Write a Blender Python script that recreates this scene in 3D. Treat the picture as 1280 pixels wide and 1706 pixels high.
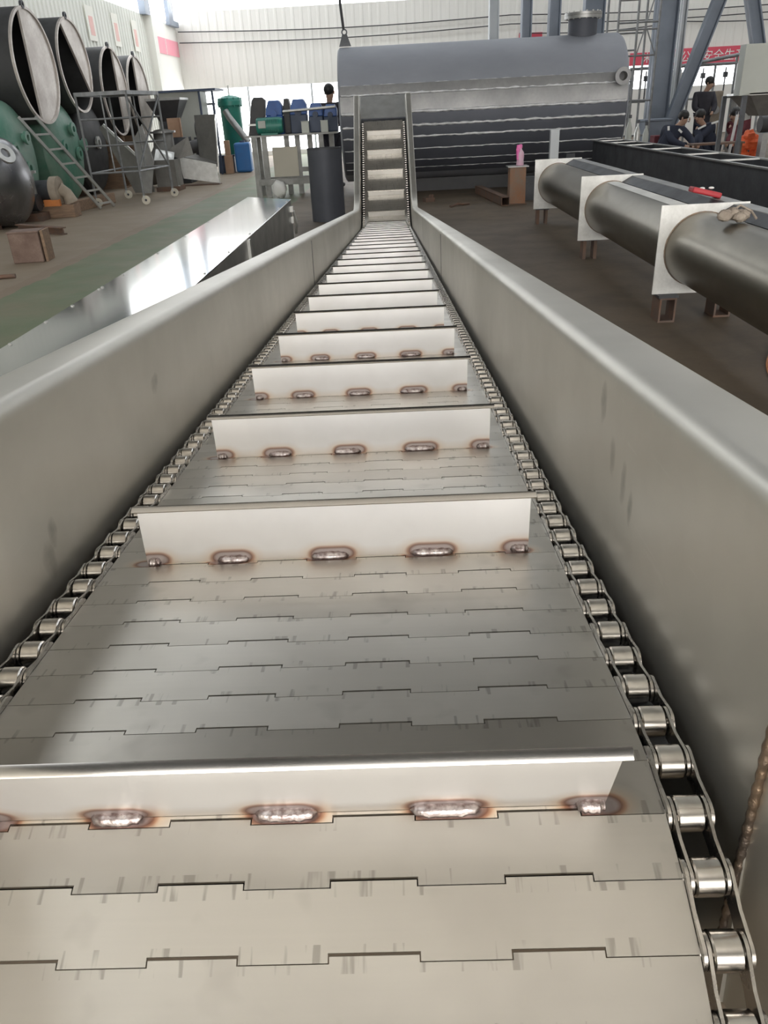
import bpy, bmesh, math, random
from mathutils import Vector, Matrix, Euler
random.seed(7)
for o in list(bpy.data.objects): bpy.data.objects.remove(o)
SC = bpy.context.scene
COL = SC.collection
R = math.radians

# ------------------------------------------------------------------ camera
CAM_H = 1.35
PITCH, YAW, ROLL = R(27.671), R(-2.003), R(3.046)
cd = bpy.data.cameras.new('camera'); cam = bpy.data.objects.new('camera', cd); COL.objects.link(cam)
fw = Vector((math.sin(YAW)*math.cos(PITCH), math.cos(YAW)*math.cos(PITCH), -math.sin(PITCH)))
rt = Vector((math.cos(YAW), -math.sin(YAW), 0)); up = rt.cross(fw)
r2 = math.cos(ROLL)*rt - math.sin(ROLL)*up; u2 = math.sin(ROLL)*rt + math.cos(ROLL)*up
M = Matrix((r2, u2, -fw)).transposed().to_4x4(); M.translation = (0, 0, CAM_H)
cam.matrix_world = M
cd.sensor_fit = 'VERTICAL'; cd.sensor_height = 36; cd.sensor_width = 27; cd.lens = 1280/1706*36
cd.clip_start = .02; cd.clip_end = 200
SC.camera = cam

# ------------------------------------------------------------------ world, exposure
w = bpy.data.worlds.new('world'); SC.world = w; w.use_nodes = True
w.node_tree.nodes['Background'].inputs[0].default_value = (.92, .96, 1, 1)
w.node_tree.nodes['Background'].inputs[1].default_value = 1.0
SC.view_settings.view_transform = 'Standard'; SC.view_settings.look = 'None'
SC.view_settings.gamma = 1; SC.view_settings.use_curve_mapping = False
SC.view_settings.exposure = -0.06
SC.cycles.max_bounces = 7; SC.cycles.diffuse_bounces = 4; SC.cycles.glossy_bounces = 4
SKY_E, WIN_E, DOOR_E, ROOF_FILL_E = 2.9, 4.4, 8.0, .05

# ------------------------------------------------------------------ materials
MATS = {}
def new_mat(name):
    m = bpy.data.materials.new(name); m.use_nodes = True
    nt = m.node_tree; b = nt.nodes['Principled BSDF']
    MATS[name] = m
    return m, nt, b
def N(nt, t, **kw):
    n = nt.nodes.new(t)
    for k, v in kw.items():
        if k.startswith('i_'):
            key = k[2:]; key = int(key) if key.isdigit() else key
            n.inputs[key].default_value = v
        else: setattr(n, k, v)
    return n
def math_(nt, op, a, b=None, c=None, clamp=False):
    n = nt.nodes.new('ShaderNodeMath'); n.operation = op; n.use_clamp = clamp
    for i, v in enumerate((a, b, c)):
        if v is None: continue
        if isinstance(v, (int, float)): n.inputs[i].default_value = v
        else: nt.links.new(v, n.inputs[i])
    return n.outputs[0]
def mixc(nt, fac, a, b, mode='MIX'):
    n = nt.nodes.new('ShaderNodeMix'); n.data_type = 'RGBA'; n.blend_type = mode
    for i, v in ((0, fac), (6, a), (7, b)):
        if isinstance(v, (int, float)): n.inputs[i].default_value = v
        elif isinstance(v, tuple): n.inputs[i].default_value = v if len(v) == 4 else (*v, 1)
        else: nt.links.new(v, n.inputs[i])
    return n.outputs[2]
def coords(nt, scale=(1, 1, 1), rnd=True):
    tc = nt.nodes.new('ShaderNodeTexCoord')
    v = tc.outputs['Object']
    if rnd:
        oi = nt.nodes.new('ShaderNodeObjectInfo')
        a = nt.nodes.new('ShaderNodeVectorMath'); a.operation = 'ADD'
        s = nt.nodes.new('ShaderNodeVectorMath'); s.operation = 'SCALE'; s.inputs[0].default_value = (31, 17, 23)
        nt.links.new(oi.outputs['Random'], s.inputs['Scale'])
        nt.links.new(v, a.inputs[0]); nt.links.new(s.outputs[0], a.inputs[1]); v = a.outputs[0]
    mp = nt.nodes.new('ShaderNodeMapping'); mp.inputs['Scale'].default_value = scale
    nt.links.new(v, mp.inputs[0])
    return mp.outputs[0], tc.outputs['Object']
def noise(nt, vec, scale, detail=4, rough=.55):
    n = nt.nodes.new('ShaderNodeTexNoise'); n.inputs['Scale'].default_value = scale
    n.inputs['Detail'].default_value = detail; n.inputs['Roughness'].default_value = rough
    nt.links.new(vec, n.inputs['Vector']); return n.outputs['Fac']
def ramp(nt, fac, stops):
    n = nt.nodes.new('ShaderNodeValToRGB'); cr = n.color_ramp
    while len(cr.elements) < len(stops): cr.elements.new(.5)
    for e, (p, c) in zip(cr.elements, stops):
        e.position = p; e.color = (c, c, c, 1) if isinstance(c, (int, float)) else (*c, 1)
    nt.links.new(fac, n.inputs[0]); return n.outputs[0]
def surf(name, base, metallic=0., rough=.6, dark=None, amt=.5, scale=3., stretch=(1, 1, 1), rvar=.12, bump=0., spec=.5, lo=.35, hi=.7, fine=0.):
    """generic worn surface: two tones mixed by stretched noise, roughness and fine relief"""
    m, nt, b = new_mat(name)
    dark = dark or tuple(c*.6 for c in base)
    v, _ = coords(nt, stretch)
    f = noise(nt, v, scale)
    g = ramp(nt, f, [(lo, 0.), (hi, 1.)])
    k = math_(nt, 'MULTIPLY', g, amt)
    c = mixc(nt, k, base, dark)
    if fine:
        f2 = noise(nt, v, scale*9, 3)
        c = mixc(nt, math_(nt, 'MULTIPLY', ramp(nt, f2, [(.4, 0.), (.75, 1.)]), fine), c, dark)
    nt.links.new(c, b.inputs['Base Color'])
    b.inputs['Metallic'].default_value = metallic
    b.inputs['Specular IOR Level'].default_value = spec
    r = math_(nt, 'MULTIPLY_ADD', f, rvar*2, rough-rvar)
    nt.links.new(r, b.inputs['Roughness'])
    if bump:
        bp = N(nt, 'ShaderNodeBump', i_Strength=bump, i_Distance=.01)
        nt.links.new(noise(nt, v, scale*8), bp.inputs['Height']); nt.links.new(bp.outputs[0], b.inputs['Normal'])
    return m
def emit(name, col, e):
    m, nt, b = new_mat(name)
    b.inputs['Base Color'].default_value = (*col, 1)
    b.inputs['Emission Color'].default_value = (*col, 1); b.inputs['Emission Strength'].default_value = e
    return m

surf('side_steel', (.66, .635, .575), .92, .44, (.40, .385, .34), .55, 1.3, (1, 1, 1), .08, .02, fine=.2)
def smudges():
    nt = MATS['side_steel'].node_tree; b = nt.nodes['Principled BSDF']
    src = b.inputs['Base Color'].links[0].from_socket
    tc = nt.nodes.new('ShaderNodeTexCoord'); sx = N(nt, 'ShaderNodeSeparateXYZ'); nt.links.new(tc.outputs['Object'], sx.inputs[0])
    n_ = noise(nt, tc.outputs['Object'], 45, 4); best = None
    for j_, (y, z, ry, rz) in enumerate(((.70, 1.092, .010, .020), (.655, 1.055, .009, .016), (.615, 1.045, .008, .018), (.59, 1.035, .006, .014), (.64, .975, .012, .018), (.66, .995, .009, .014), (1.05, 1.02, .015, .012), (.36, .93, .006, .02))):
        dy = math_(nt, 'MULTIPLY', math_(nt, 'SUBTRACT', sx.outputs['Y'], y), 1/ry); dz = math_(nt, 'MULTIPLY', math_(nt, 'SUBTRACT', sx.outputs['Z'], z), 1/rz)
        d = math_(nt, 'ADD', math_(nt, 'MULTIPLY', dy, dy), math_(nt, 'MULTIPLY', dz, dz))
        d = math_(nt, 'ADD', d, math_(nt, 'MULTIPLY', math_(nt, 'LESS_THAN' if j_ in (0, 1, 2, 3, 7) else 'GREATER_THAN', sx.outputs['X'], 0.), 50))
        best = d if best is None else math_(nt, 'MINIMUM', best, d)
    k = math_(nt, 'SUBTRACT', 1.35, math_(nt, 'ADD', math_(nt, 'MULTIPLY', best, .45), math_(nt, 'MULTIPLY', n_, 1.4)), clamp=True)
    c = mixc(nt, math_(nt, 'MULTIPLY', k, .7), src, (.20, .19, .165))
    # scattered fine scratches
    mp = N(nt, 'ShaderNodeMapping'); mp.inputs['Scale'].default_value = (1, 9, 150); mp.inputs['Rotation'].default_value = (.5, 0, 0); nt.links.new(tc.outputs['Object'], mp.inputs[0])
    sc = ramp(nt, noise(nt, mp.outputs[0], 1, 2), [(.70, 0.), (.74, 1.)])
    c = mixc(nt, math_(nt, 'MULTIPLY', sc, .12), c, (.75, .73, .68))
    nt.links.new(c, b.inputs['Base Color'])
smudges()
surf('lip_steel', (.56, .54, .51), 1., .17, (.42, .40, .37), .5, 9, rvar=.03)
surf('chain_steel', (.60, .57, .53), 1., .27, (.22, .2, .18), .6, 60, rvar=.08)
surf('roller_steel', (.72, .69, .65), 1., .22, (.35, .32, .29), .5, 60, rvar=.06)
surf('dark_steel', (.10, .105, .115), .55, .55, (.05, .05, .055), .6, 4, fine=.3)
surf('tank_shell_lit', (.31, .325, .365), .15, .55, (.25, .265, .30), .6, 1.5, (.6, 1, 1), fine=.2)  # tank steel lightened: skylight and haze glare put into the colour
surf('tank_steel', (.10, .107, .13), .3, .58, (.065, .07, .085), .6, 1.5, (.6, 1, 1), fine=.2)
surf('band_steel', (.36, .36, .36), .6, .5, (.22, .22, .23), .6, 2, fine=.3)
surf('white_weld', (.80, .81, .83), .35, .5, (.45, .45, .47), .8, 9, fine=.3, bump=.4)
surf('shiny_sheet', (.47, .475, .46), 1., .10, (.36, .365, .35), .5, 1.2, (.5, .5, 1), .03, .01)
surf('sheet_dull', (.21, .205, .19), .4, .5, (.13, .125, .115), .6, 4, fine=.2)
surf('bench_steel', (.30, .30, .29), .6, .5, (.16, .155, .15), .6, 6, fine=.2)
surf('steel_grey', (.42, .42, .41), .8, .42, (.24, .24, .24), .6, 5, fine=.2)
surf('pipe_steel', (.23, .21, .17), .95, .34, (.13, .115, .09), .7, 2.2, (1, .5, 1), .03, fine=.2)
surf('ground_plate', (.90, .90, .88), .2, .5, (.60, .60, .57), .7, 7, (1, 1, 1), .1, .1, fine=.3)
surf('rust_post', (.30, .23, .18), .3, .75, (.42, .18, .08), .7, 6, fine=.4)
surf('rusty_dark', (.15, .11, .09), .3, .8, (.25, .13, .08), .6, 8)
surf('green_paint', (.06, .22, .155), .0, .45, (.24, .33, .27), .75, 1.5, fine=.25)
surf('green_machine', (.02, .22, .17), .0, .4, (.05, .16, .13), .6, 5)
surf('blue_machine', (.02, .10, .36), .0, .4, (.03, .07, .2), .5, 6)
surf('blue_plastic', (.03, .16, .42), .0, .45, (.05, .12, .3), .5, 4)
surf('dark_blue', (.06, .08, .13), .1, .5, (.03, .04, .06), .5, 5)
surf('black_guard', (.045, .045, .05), .1, .55, (.09, .085, .08), .5, 5)
surf('cardboard', (.44, .28, .19), 0, .85, (.3, .19, .12), .5, 6)
surf('crate_brown', (.24, .17, .14), .1, .8, (.14, .09, .07), .7, 7, fine=.4)
surf('timber', (.30, .20, .13), 0, .85, (.16, .11, .08), .7, 5, (1, 6, 6))
surf('head_plate', (.62, .58, .54), .45, .5, (.36, .31, .28), .75, 2.2, fine=.35)
surf('shell_dark', (.06, .06, .062), .3, .6, (.03, .03, .03), .6, 3)
surf('vessel_steel', (.22, .22, .23), .9, .30, (.1, .1, .1), .7, 2.5)
surf('aluminium', (.62, .62, .60), .85, .42, (.4, .4, .38), .5, 8)
surf('scaffold_grey', (.27, .28, .29), .5, .5, (.14, .14, .14), .6, 9)
surf('wheel_cream', (.68, .64, .54), 0, .6, (.4, .36, .3), .5, 9)
surf('cabinet_grey', (.50, .52, .48), .1, .55, (.40, .41, .38), .5, 2)
surf('hopper_black', (.05, .05, .055), .2, .5, (.09, .09, .09), .5, 3)
surf('wall_green', (.86, .86, .80), 0, .6, (.70, .72, .66), .55, .5, (1, 1, .25), fine=.1)
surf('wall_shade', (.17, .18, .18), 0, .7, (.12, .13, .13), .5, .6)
surf('wall_cream', (.79, .775, .735), 0, .6, (.70, .685, .65), .5, .4, (1, 1, .3))
surf('wall_white', (.86, .85, .80), 0, .6, (.78, .77, .72), .4, .4)
surf('column_blue', (.22, .255, .31), .1, .5, (.15, .17, .2), .5, 2)
surf('column_light', (.55, .58, .6), .1, .5, (.45, .47, .5), .5, 2)
surf('ceiling_grey', (.06, .062, .065), 0, .8, (.04, .042, .045), .5, .4)
surf('banner_red', (.72, .10, .15), 0, .7, (.6, .08, .12), .5, 1)
surf('banner_pink', (.86, .32, .40), 0, .7, (.8, .42, .46), .6, 1.5)
surf('paper', (.88, .87, .80), 0, .8, (.86, .82, .74), .5, 3)
surf('paper_red', (.85, .52, .48), 0, .8, (.87, .68, .62), .6, 3)
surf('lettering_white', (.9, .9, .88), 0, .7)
surf('pink_plastic', (.80, .10, .42), 0, .3, (.9, .4, .6), .5, 9)
surf('clear_plastic', (.75, .55, .65), 0, .25, (.8, .3, .5), .5, 9)
surf('rag_cloth', (.40, .34, .28), 0, .95, (.22, .18, .15), .7, 18, bump=.5)
surf('red_plastic', (.45, .03, .04), 0, .5, (.3, .02, .03), .5, 9)
surf('orange_mesh', (.85, .16, .05), 0, .7, (.5, .08, .03), .7, 12)
surf('orange_paint', (.62, .22, .06), 0, .6, (.4, .14, .05), .6, 6)
surf('dusty_tan', (.40, .34, .27), .1, .75, (.24, .2, .16), .7, 6)
surf('navy_cloth', (.022, .028, .05), 0, .85, (.04, .045, .07), .6, 6)
surf('dark_cloth', (.045, .043, .055), 0, .85, (.025, .025, .03), .6, 6)
surf('maroon_cloth', (.16, .035, .045), 0, .85, (.09, .02, .03), .6, 6)
surf('skin', (.46, .29, .21), 0, .5, (.4, .24, .17), .4, 6)
surf('hair', (.012, .011, .011), 0, .5, (.03, .028, .026), .5, 20)
surf('reflective', (.9, .9, .88), 0, .4)
surf('white_bag', (.85, .84, .82), 0, .6, (.25, .24, .24), .7, 4, lo=.5, hi=.6)
surf('beige_sheet', (.68, .64, .54), 0, .6, (.6, .56, .47), .4, 3)
surf('cable_black', (.05, .05, .055), 0, .6)
surf('cable_orange', (.6, .22, .08), 0, .6)
surf('gold_weld', (.20, .17, .15), .9, .36, (.30, .20, .12), .7, 35, bump=.2)
emit('skylight', (.93, .97, 1.0), SKY_E)
emit('roof_fill', (1.0, .97, .92), ROOF_FILL_E)
emit('window_light', (.96, .98, 1.0), WIN_E)
emit('gate_light', (1.0, .975, .935), DOOR_E)

def belt_material(name, tint):
    m, nt, b = new_mat(name)
    v, loc = coords(nt)
    big = noise(nt, v, 5, 4); c = mixc(nt, math_(nt, 'MULTIPLY', ramp(nt, big, [(.38, 0.), (.72, 1.)]), .6), (.50, .476, .43), (.28, .258, .222))
    oi = nt.nodes.new('ShaderNodeObjectInfo')
    c = mixc(nt, math_(nt, 'MULTIPLY', oi.outputs['Random'], .25), c, (.42, .395, .35))
    # fine brushing along the slat
    mp = N(nt, 'ShaderNodeMapping'); mp.inputs['Scale'].default_value = (3, 90, 1); nt.links.new(v, mp.inputs[0])
    br = noise(nt, mp.outputs[0], 3, 1)
    c = mixc(nt, math_(nt, 'MULTIPLY', br, .18), c, (.36, .34, .31))
    # short rubbed marks across the knuckles
    sx = N(nt, 'ShaderNodeSeparateXYZ'); nt.links.new(loc, sx.inputs[0])
    y = sx.outputs['Y']
    near = math_(nt, 'LESS_THAN', y, .0072); far = math_(nt, 'GREATER_THAN', y, .0310)
    band = math_(nt, 'ADD', near, far, clamp=True)
    mp2 = N(nt, 'ShaderNodeMapping'); mp2.inputs['Scale'].default_value = (150, 12, 1); nt.links.new(v, mp2.inputs[0])
    st = ramp(nt, noise(nt, mp2.outputs[0], 1.0, 2), [(.60, 0.), (.68, 1.)])
    c = mixc(nt, math_(nt, 'MULTIPLY', math_(nt, 'MULTIPLY', st, band), .45), c, (.13, .12, .10))
    # dark specks
    sp = ramp(nt, noise(nt, v, 24, 2), [(.60, 0.), (.80, 1.)])
    c = mixc(nt, math_(nt, 'MULTIPLY', sp, .35), c, (.22, .20, .17))
    if tint:
        d = tint_dist(nt, sx.outputs['X'], y, .0048)
        c = heat(nt, d, c)
    nt.links.new(c, b.inputs['Base Color']); b.inputs['Metallic'].default_value = .72
    nt.links.new(math_(nt, 'MULTIPLY_ADD', big, .10, .26), b.inputs['Roughness'])
    return m
BEADS = [(-.188, .007), (-.107, .0165), (-.004, .0195), (.098, .022), (.187, .0095)]   # weld positions and half lengths along a flight
def tint_dist(nt, x, y, y0):
    best = None
    for cx, hl in BEADS:
        dx = math_(nt, 'SUBTRACT', x, cx); dx = math_(nt, 'MAXIMUM', math_(nt, 'SUBTRACT', math_(nt, 'ABSOLUTE', dx), hl*.55), 0)
        dx = math_(nt, 'MULTIPLY', dx, .62)
        dy = math_(nt, 'SUBTRACT', y, y0)
        d = math_(nt, 'SQRT', math_(nt, 'ADD', math_(nt, 'MULTIPLY', dx, dx), math_(nt, 'MULTIPLY', dy, dy)))
        best = d if best is None else math_(nt, 'MINIMUM', best, d)
    return best
def heat(nt, d, c):
    f = math_(nt, 'MULTIPLY', d, 1/.024, clamp=True)
    n = nt.nodes.new('ShaderNodeValToRGB'); cr = n.color_ramp
    stops = [(0, (.42, .36, .35, .8)), (.20, (.34, .27, .26, .75)), (.28, (.20, .10, .07, .9)), (.34, (.40, .21, .12, .75)), (.42, (.63, .47, .32, .35)), (.7, (.70, .62, .54, 0))]
    while len(cr.elements) < len(stops): cr.elements.new(.5)
    for e, (p, cc) in zip(cr.elements, stops): e.position = p; e.color = cc
    nt.links.new(f, n.inputs[0])
    return mixc(nt, n.outputs['Alpha'], c, n.outputs['Color'])
belt_material('belt_steel', False)
belt_material('belt_steel_tinted', True)
def flight_material(name, tint):
    m, nt, b = new_mat(name)
    v, loc = coords(nt)
    f = noise(nt, v, 7, 4); c = mixc(nt, math_(nt, 'MULTIPLY', ramp(nt, f, [(.45, 0.), (.75, 1.)]), .45), (.80, .79, .785), (.60, .58, .56))
    sx = N(nt, 'ShaderNodeSeparateXYZ'); nt.links.new(loc, sx.inputs[0])
    # straw coloured foot of the sheet where the heat ran
    foot = math_(nt, 'MULTIPLY', math_(nt, 'SUBTRACT', 1.0, math_(nt, 'MULTIPLY', sx.outputs['Z'], 1/.012), clamp=True), .35)
    if tint: c = mixc(nt, foot, c, (.58, .43, .27))
    if tint: c = heat(nt, tint_dist(nt, sx.outputs['X'], sx.outputs['Z'], .004), c)
    nt.links.new(c, b.inputs['Base Color']); b.inputs['Metallic'].default_value = .8
    nt.links.new(math_(nt, 'MULTIPLY_ADD', f, .2, .33), b.inputs['Roughness'])
flight_material('flight_steel', True); flight_material('flight_plain', False)
def floor_material():
    m, nt, b = new_mat('floor_concrete')
    tc = nt.nodes.new('ShaderNodeTexCoord'); v = tc.outputs['Object']
    f = noise(nt, v, .35, 6, .6); f2 = noise(nt, v, 2.2, 5, .6); f3 = noise(nt, v, 30, 3)
    c = mixc(nt, ramp(nt, f, [(.35, 0.), (.68, 1.)]), (.165, .124, .084), (.105, .08, .056))
    c = mixc(nt, math_(nt, 'MULTIPLY', ramp(nt, f2, [(.45, 0.), (.7, 1.)]), .5), c, (.085, .073, .062))
    c = mixc(nt, math_(nt, 'MULTIPLY', f3, .22), c, (.21, .19, .165))
    sx = N(nt, 'ShaderNodeSeparateXYZ'); nt.links.new(v, sx.inputs[0])
    left_light = math_(nt, 'MULTIPLY', math_(nt, 'ADD', sx.outputs['X'], math_(nt, 'MULTIPLY_ADD', f, 1.2, .6)), -1., clamp=True)
    c = mixc(nt, math_(nt, 'MULTIPLY', left_light, .75), c, (.30, .245, .185))  # left side lightened: window light painted into the floor colour
    # painted green walkway with worn reddish edge line
    sx = N(nt, 'ShaderNodeSeparateXYZ'); nt.links.new(v, sx.inputs[0]); x = sx.outputs['X']
    wob = math_(nt, 'MULTIPLY_ADD', f2, .16, -.08)
    xx = math_(nt, 'ADD', x, wob)
    inside = math_(nt, 'MULTIPLY', math_(nt, 'GREATER_THAN', xx, -3.58), math_(nt, 'LESS_THAN', xx, -1.75))
    wear = ramp(nt, noise(nt, v, 1.3, 6, .65), [(.38, .96), (.72, .45)])
    c = mixc(nt, math_(nt, 'MULTIPLY', inside, wear), c, (.155, .19, .118))
    line = math_(nt, 'MULTIPLY', math_(nt, 'GREATER_THAN', xx, -3.74), math_(nt, 'LESS_THAN', xx, -3.58))
    c = mixc(nt, math_(nt, 'MULTIPLY', line, .3), c, (.2, .135, .10))
    nt.links.new(c, b.inputs['Base Color'])
    nt.links.new(math_(nt, 'MULTIPLY_ADD', f2, .3, .45), b.inputs['Roughness']); b.inputs['Specular IOR Level'].default_value = .18
    bp = N(nt, 'ShaderNodeBump', i_Strength=.12, i_Distance=.01); nt.links.new(f3, bp.inputs['Height']); nt.links.new(bp.outputs[0], b.inputs['Normal'])
floor_material()

# ------------------------------------------------------------------ building helpers
def world_off(p):
    v = Vector((0, 0, 0))
    while p: v += p.location; p = p.parent
    return v
class MB:
    def __init__(s): s.v = []; s.f = []
    def add(s, vs, fs):
        o = len(s.v); s.v += [Vector(x) for x in vs]; s.f += [[i+o for i in f] for f in fs]; return s
    def box(s, c, d, rot=None):
        c = Vector(c); h = Vector(d)/2
        vs = [Vector((x*h.x, y*h.y, z*h.z)) for x in (-1, 1) for y in (-1, 1) for z in (-1, 1)]
        if rot is not None:
            m = rot if isinstance(rot, Matrix) else Euler(rot).to_matrix()
            vs = [m @ q for q in vs]
        return s.add([q+c for q in vs], [[0, 1, 3, 2], [4, 6, 7, 5], [0, 4, 5, 1], [2, 3, 7, 6], [0, 2, 6, 4], [1, 5, 7, 3]])
    def bar(s, a, b, wx, wz=None):
        a = Vector(a); b = Vector(b); d = b-a
        return s.box((a+b)/2, (wx, wz or wx, d.length), d.to_track_quat('Z', 'Y').to_matrix())
    def lathe(s, o, d, prof, n=24, a0=0., a1=2*math.pi):
        o = Vector(o); q = Vector(d).to_track_quat('Z', 'Y').to_matrix()
        full = abs(a1-a0-2*math.pi) < 1e-6
        k = n if full else n+1; vs = []; fs = []
        for r, h in prof:
            for i in range(k):
                a = a0+(a1-a0)*i/n; vs.append(o+q@Vector((r*math.cos(a), r*math.sin(a), h)))
        for j in range(len(prof)-1):
            for i in range(n):
                i2 = (i+1) % k if full else i+1
                fs.append([j*k+i, j*k+i2, (j+1)*k+i2, (j+1)*k+i])
        return s.add(vs, fs)
    def cyl(s, a, b, r, rb=None, n=20):
        a = Vector(a); b = Vector(b); L = (b-a).length; rb = r if rb is None else rb
        return s.lathe(a, b-a, [(1e-4, 0), (r, 0), (rb, L), (1e-4, L)], n)
    def ring(s, a, b, ro, ri, n=28):
        a = Vector(a); b = Vector(b); L = (b-a).length
        return s.lathe(a, b-a, [(ri, 0), (ro, 0), (ro, L), (ri, L), (ri, 0)], n)
    def tube(s, pts, r, n=8):
        pts = [Vector(p) for p in pts]; vs = []; fs = []
        for i, p in enumerate(pts):
            t = (pts[min(i+1, len(pts)-1)]-pts[max(i-1, 0)]).normalized(); q = t.to_track_quat('Z', 'Y').to_matrix()
            rr = r[i] if isinstance(r, (list, tuple)) else r
            for k in range(n): a = 2*math.pi*k/n; vs.append(p+q@Vector((rr*math.cos(a), rr*math.sin(a), 0)))
        for i in range(len(pts)-1):
            for k in range(n): fs.append([i*n+k, i*n+(k+1) % n, (i+1)*n+(k+1) % n, (i+1)*n+k])
        fs.append(list(range(n))[::-1]); fs.append([(len(pts)-1)*n+k for k in range(n)])
        return s.add(vs, fs)
    def prism(s, pts, ext):
        pts = [Vector(p) for p in pts]; e = Vector(ext); n = len(pts)
        fs = [list(range(n)), [n+i for i in range(n)][::-1]]+[[i, n+i, n+(i+1) % n, (i+1) % n] for i in range(n)]
        return s.add(pts+[p+e for p in pts], fs)
    def ell(s, c, r, n=16, m=10, jit=0., rot=None, seed=1):
        c = Vector(c); rnd = random.Random(seed); vs = []; fs = []
        mt = Euler(rot).to_matrix() if rot else Matrix.Identity(3)
        for j in range(m+1):
            th = math.pi*j/m
            for i in range(n):
                a = 2*math.pi*i/n; k = 1+jit*(rnd.random()-.5) if 0 < j < m else 1
                vs.append(c+mt@Vector((r[0]*k*math.sin(th)*math.cos(a), r[1]*k*math.sin(th)*math.sin(a), r[2]*k*math.cos(th))))
        for j in range(m):
            for i in range(n): fs.append([j*n+i, (j+1)*n+i, (j+1)*n+(i+1) % n, j*n+(i+1) % n])
        return s.add(vs, fs)
    def mesh(s, name, mat, off=(0, 0, 0), smooth=35):
        me = bpy.data.meshes.new(name); off = Vector(off)
        me.from_pydata([v-off for v in s.v], [], s.f)
        bm = bmesh.new(); bm.from_mesh(me); bmesh.ops.remove_doubles(bm, verts=bm.verts, dist=2e-4 if len(s.v) < 4000 else 1e-5)
        bmesh.ops.recalc_face_normals(bm, faces=bm.faces); bm.to_mesh(me); bm.free()
        me.materials.append(MATS[mat])
        if smooth:
            for p in me.polygons: p.use_smooth = True
            me.set_sharp_from_angle(angle=R(smooth))
        return me
    def build(s, name, mat, parent=None, smooth=35, bevel=0., kind=None):
        if parent is None:
            xs = [v.x for v in s.v]; ys = [v.y for v in s.v]; zs = [v.z for v in s.v]
            off = Vector(((min(xs)+max(xs))/2, (min(ys)+max(ys))/2, min(zs)))
        else: off = world_off(parent)
        o = bpy.data.objects.new(name, s.mesh(name, mat, off, smooth)); COL.objects.link(o)
        if parent is None: o.location = off
        else: o.parent = parent
        if bevel:
            md = o.modifiers.new('bevel', 'BEVEL'); md.width = bevel; md.segments = 2; md.limit_method = 'ANGLE'; md.angle_limit = R(50)
        if kind: o['kind'] = kind
        return o
def tag(o, label, cat, group=None):
    o['label'] = label; o['category'] = cat
    if group: o['group'] = group
    return o
def thing(name, label, cat, loc, group=None):
    o = bpy.data.objects.new(name, None); COL.objects.link(o); o.location = loc; o.empty_display_size = .1
    return tag(o, label, cat, group)
def struct(name, mb, mat, label=None, parent=None, smooth=0):
    o = mb.build(name, mat, parent, smooth)
    if parent is None: o['kind'] = 'structure'
    if label: o['label'] = label
    return o
def inst(name, mesh, parent, loc, rot=(0, 0, 0)):
    o = bpy.data.objects.new(name, mesh); COL.objects.link(o); o.parent = parent; o.location = loc; o.rotation_euler = rot
    return o

# ------------------------------------------------------------------ the hall
XL, XR, YF, YB, ZC = -7.5, 16., -9., 31.6, 8.6
struct('floor', MB().box(((XL+XR)/2, (YF+YB)/2, -.1), (XR-XL+.6, YB-YF+.6, .2)), 'floor_concrete', 'dusty brown concrete floor with a worn green painted walkway')
fl = bpy.data.objects['floor']; fl.data.transform(Matrix.Translation(fl.location)); fl.location = (0, 0, 0)
def ribbed(axis, a0, a1, z0, z1, at, sign, pitch=.24, depth=.03, thick=.06):
    """trapezoid ribbed cladding; axis 'x' runs along X at Y=at, 'y' along Y at X=at; sign: which way it faces"""
    prof = []; t = a0; k = 0
    while t < a1:
        for q, d in ((0, 0), (.55, 0), (.68, 1), (.87, 1)): prof.append((min(t+q*pitch, a1), d*depth))
        t += pitch
    prof.append((a1, 0)); mb = MB(); vs = []; fs = []; n = len(prof)
    for z in (z0, z1):
        for (p, d) in prof: vs.append((p, at+sign*d, z) if axis == 'x' else (at+sign*d, p, z))
    for z in (z0, z1):
        for (p, d) in prof: vs.append((p, at-sign*thick, z) if axis == 'x' else (at-sign*thick, p, z))
    for i in range(n-1):
        fs += [[i, i+1, n+i+1, n+i], [2*n+i, 3*n+i, 3*n+i+1, 2*n+i+1], [i, 2*n+i, 2*n+i+1, i+1], [n+i, n+i+1, 3*n+i+1, 3*n+i]]
    fs += [[0, n, 3*n, 2*n], [n-1, 3*n-1, 4*n-1, 2*n-1]]
    return mb.add(vs, fs)
# left side: ribbed cladding, upper strip of windows, white end bay
struct('wall_left', ribbed('y', YF, 27.75, 0, 4.22, XL, 1), 'wall_green', 'pale green ribbed cladding wall behind the vessels')
struct('wall_left_end_bay', MB().box((XL-.05, 29.8, 2.1), (.1, 3.7, 4.2)), 'wall_white', 'plain white wall bay beside the far corner')
struct('wall_left_top', MB().box((XL-.05, (YF+YB)/2, 7.65), (.1, YB-YF, 1.9)), 'ceiling_grey')
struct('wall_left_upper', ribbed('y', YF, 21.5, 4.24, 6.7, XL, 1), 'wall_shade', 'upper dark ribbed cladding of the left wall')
struct('window_1', MB().box((XL-.04, 24.5, 5.45), (.04, 6.0, 2.4)), 'window_light', 'bright upper window strip over the ribbed wall')
struct('window_2', MB().box((XL-.04, 29.7, 5.45), (.04, 3.6, 2.4)), 'window_light', 'bright upper window in the white end bay')
t = struct('trim_1', MB().box((XL+.12, 27.85, 2.1), (.24, .42, 4.2)), 'wall_white', 'pale boxed column on the left wall')
struct('trim_2', MB().box((XL+.10, 27.55, 5.6), (.2, .55, 2.8)), 'column_blue', 'dark upper column between the wall windows')
struct('trim_3', MB().box((XL+.08, 30.6, 5.4), (.12, .5, 2.4)).box((XL+.08, 30.9, 4.25), (.14, 1.2, .16)), 'column_blue', 'dark window frame near the far corner')
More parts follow.
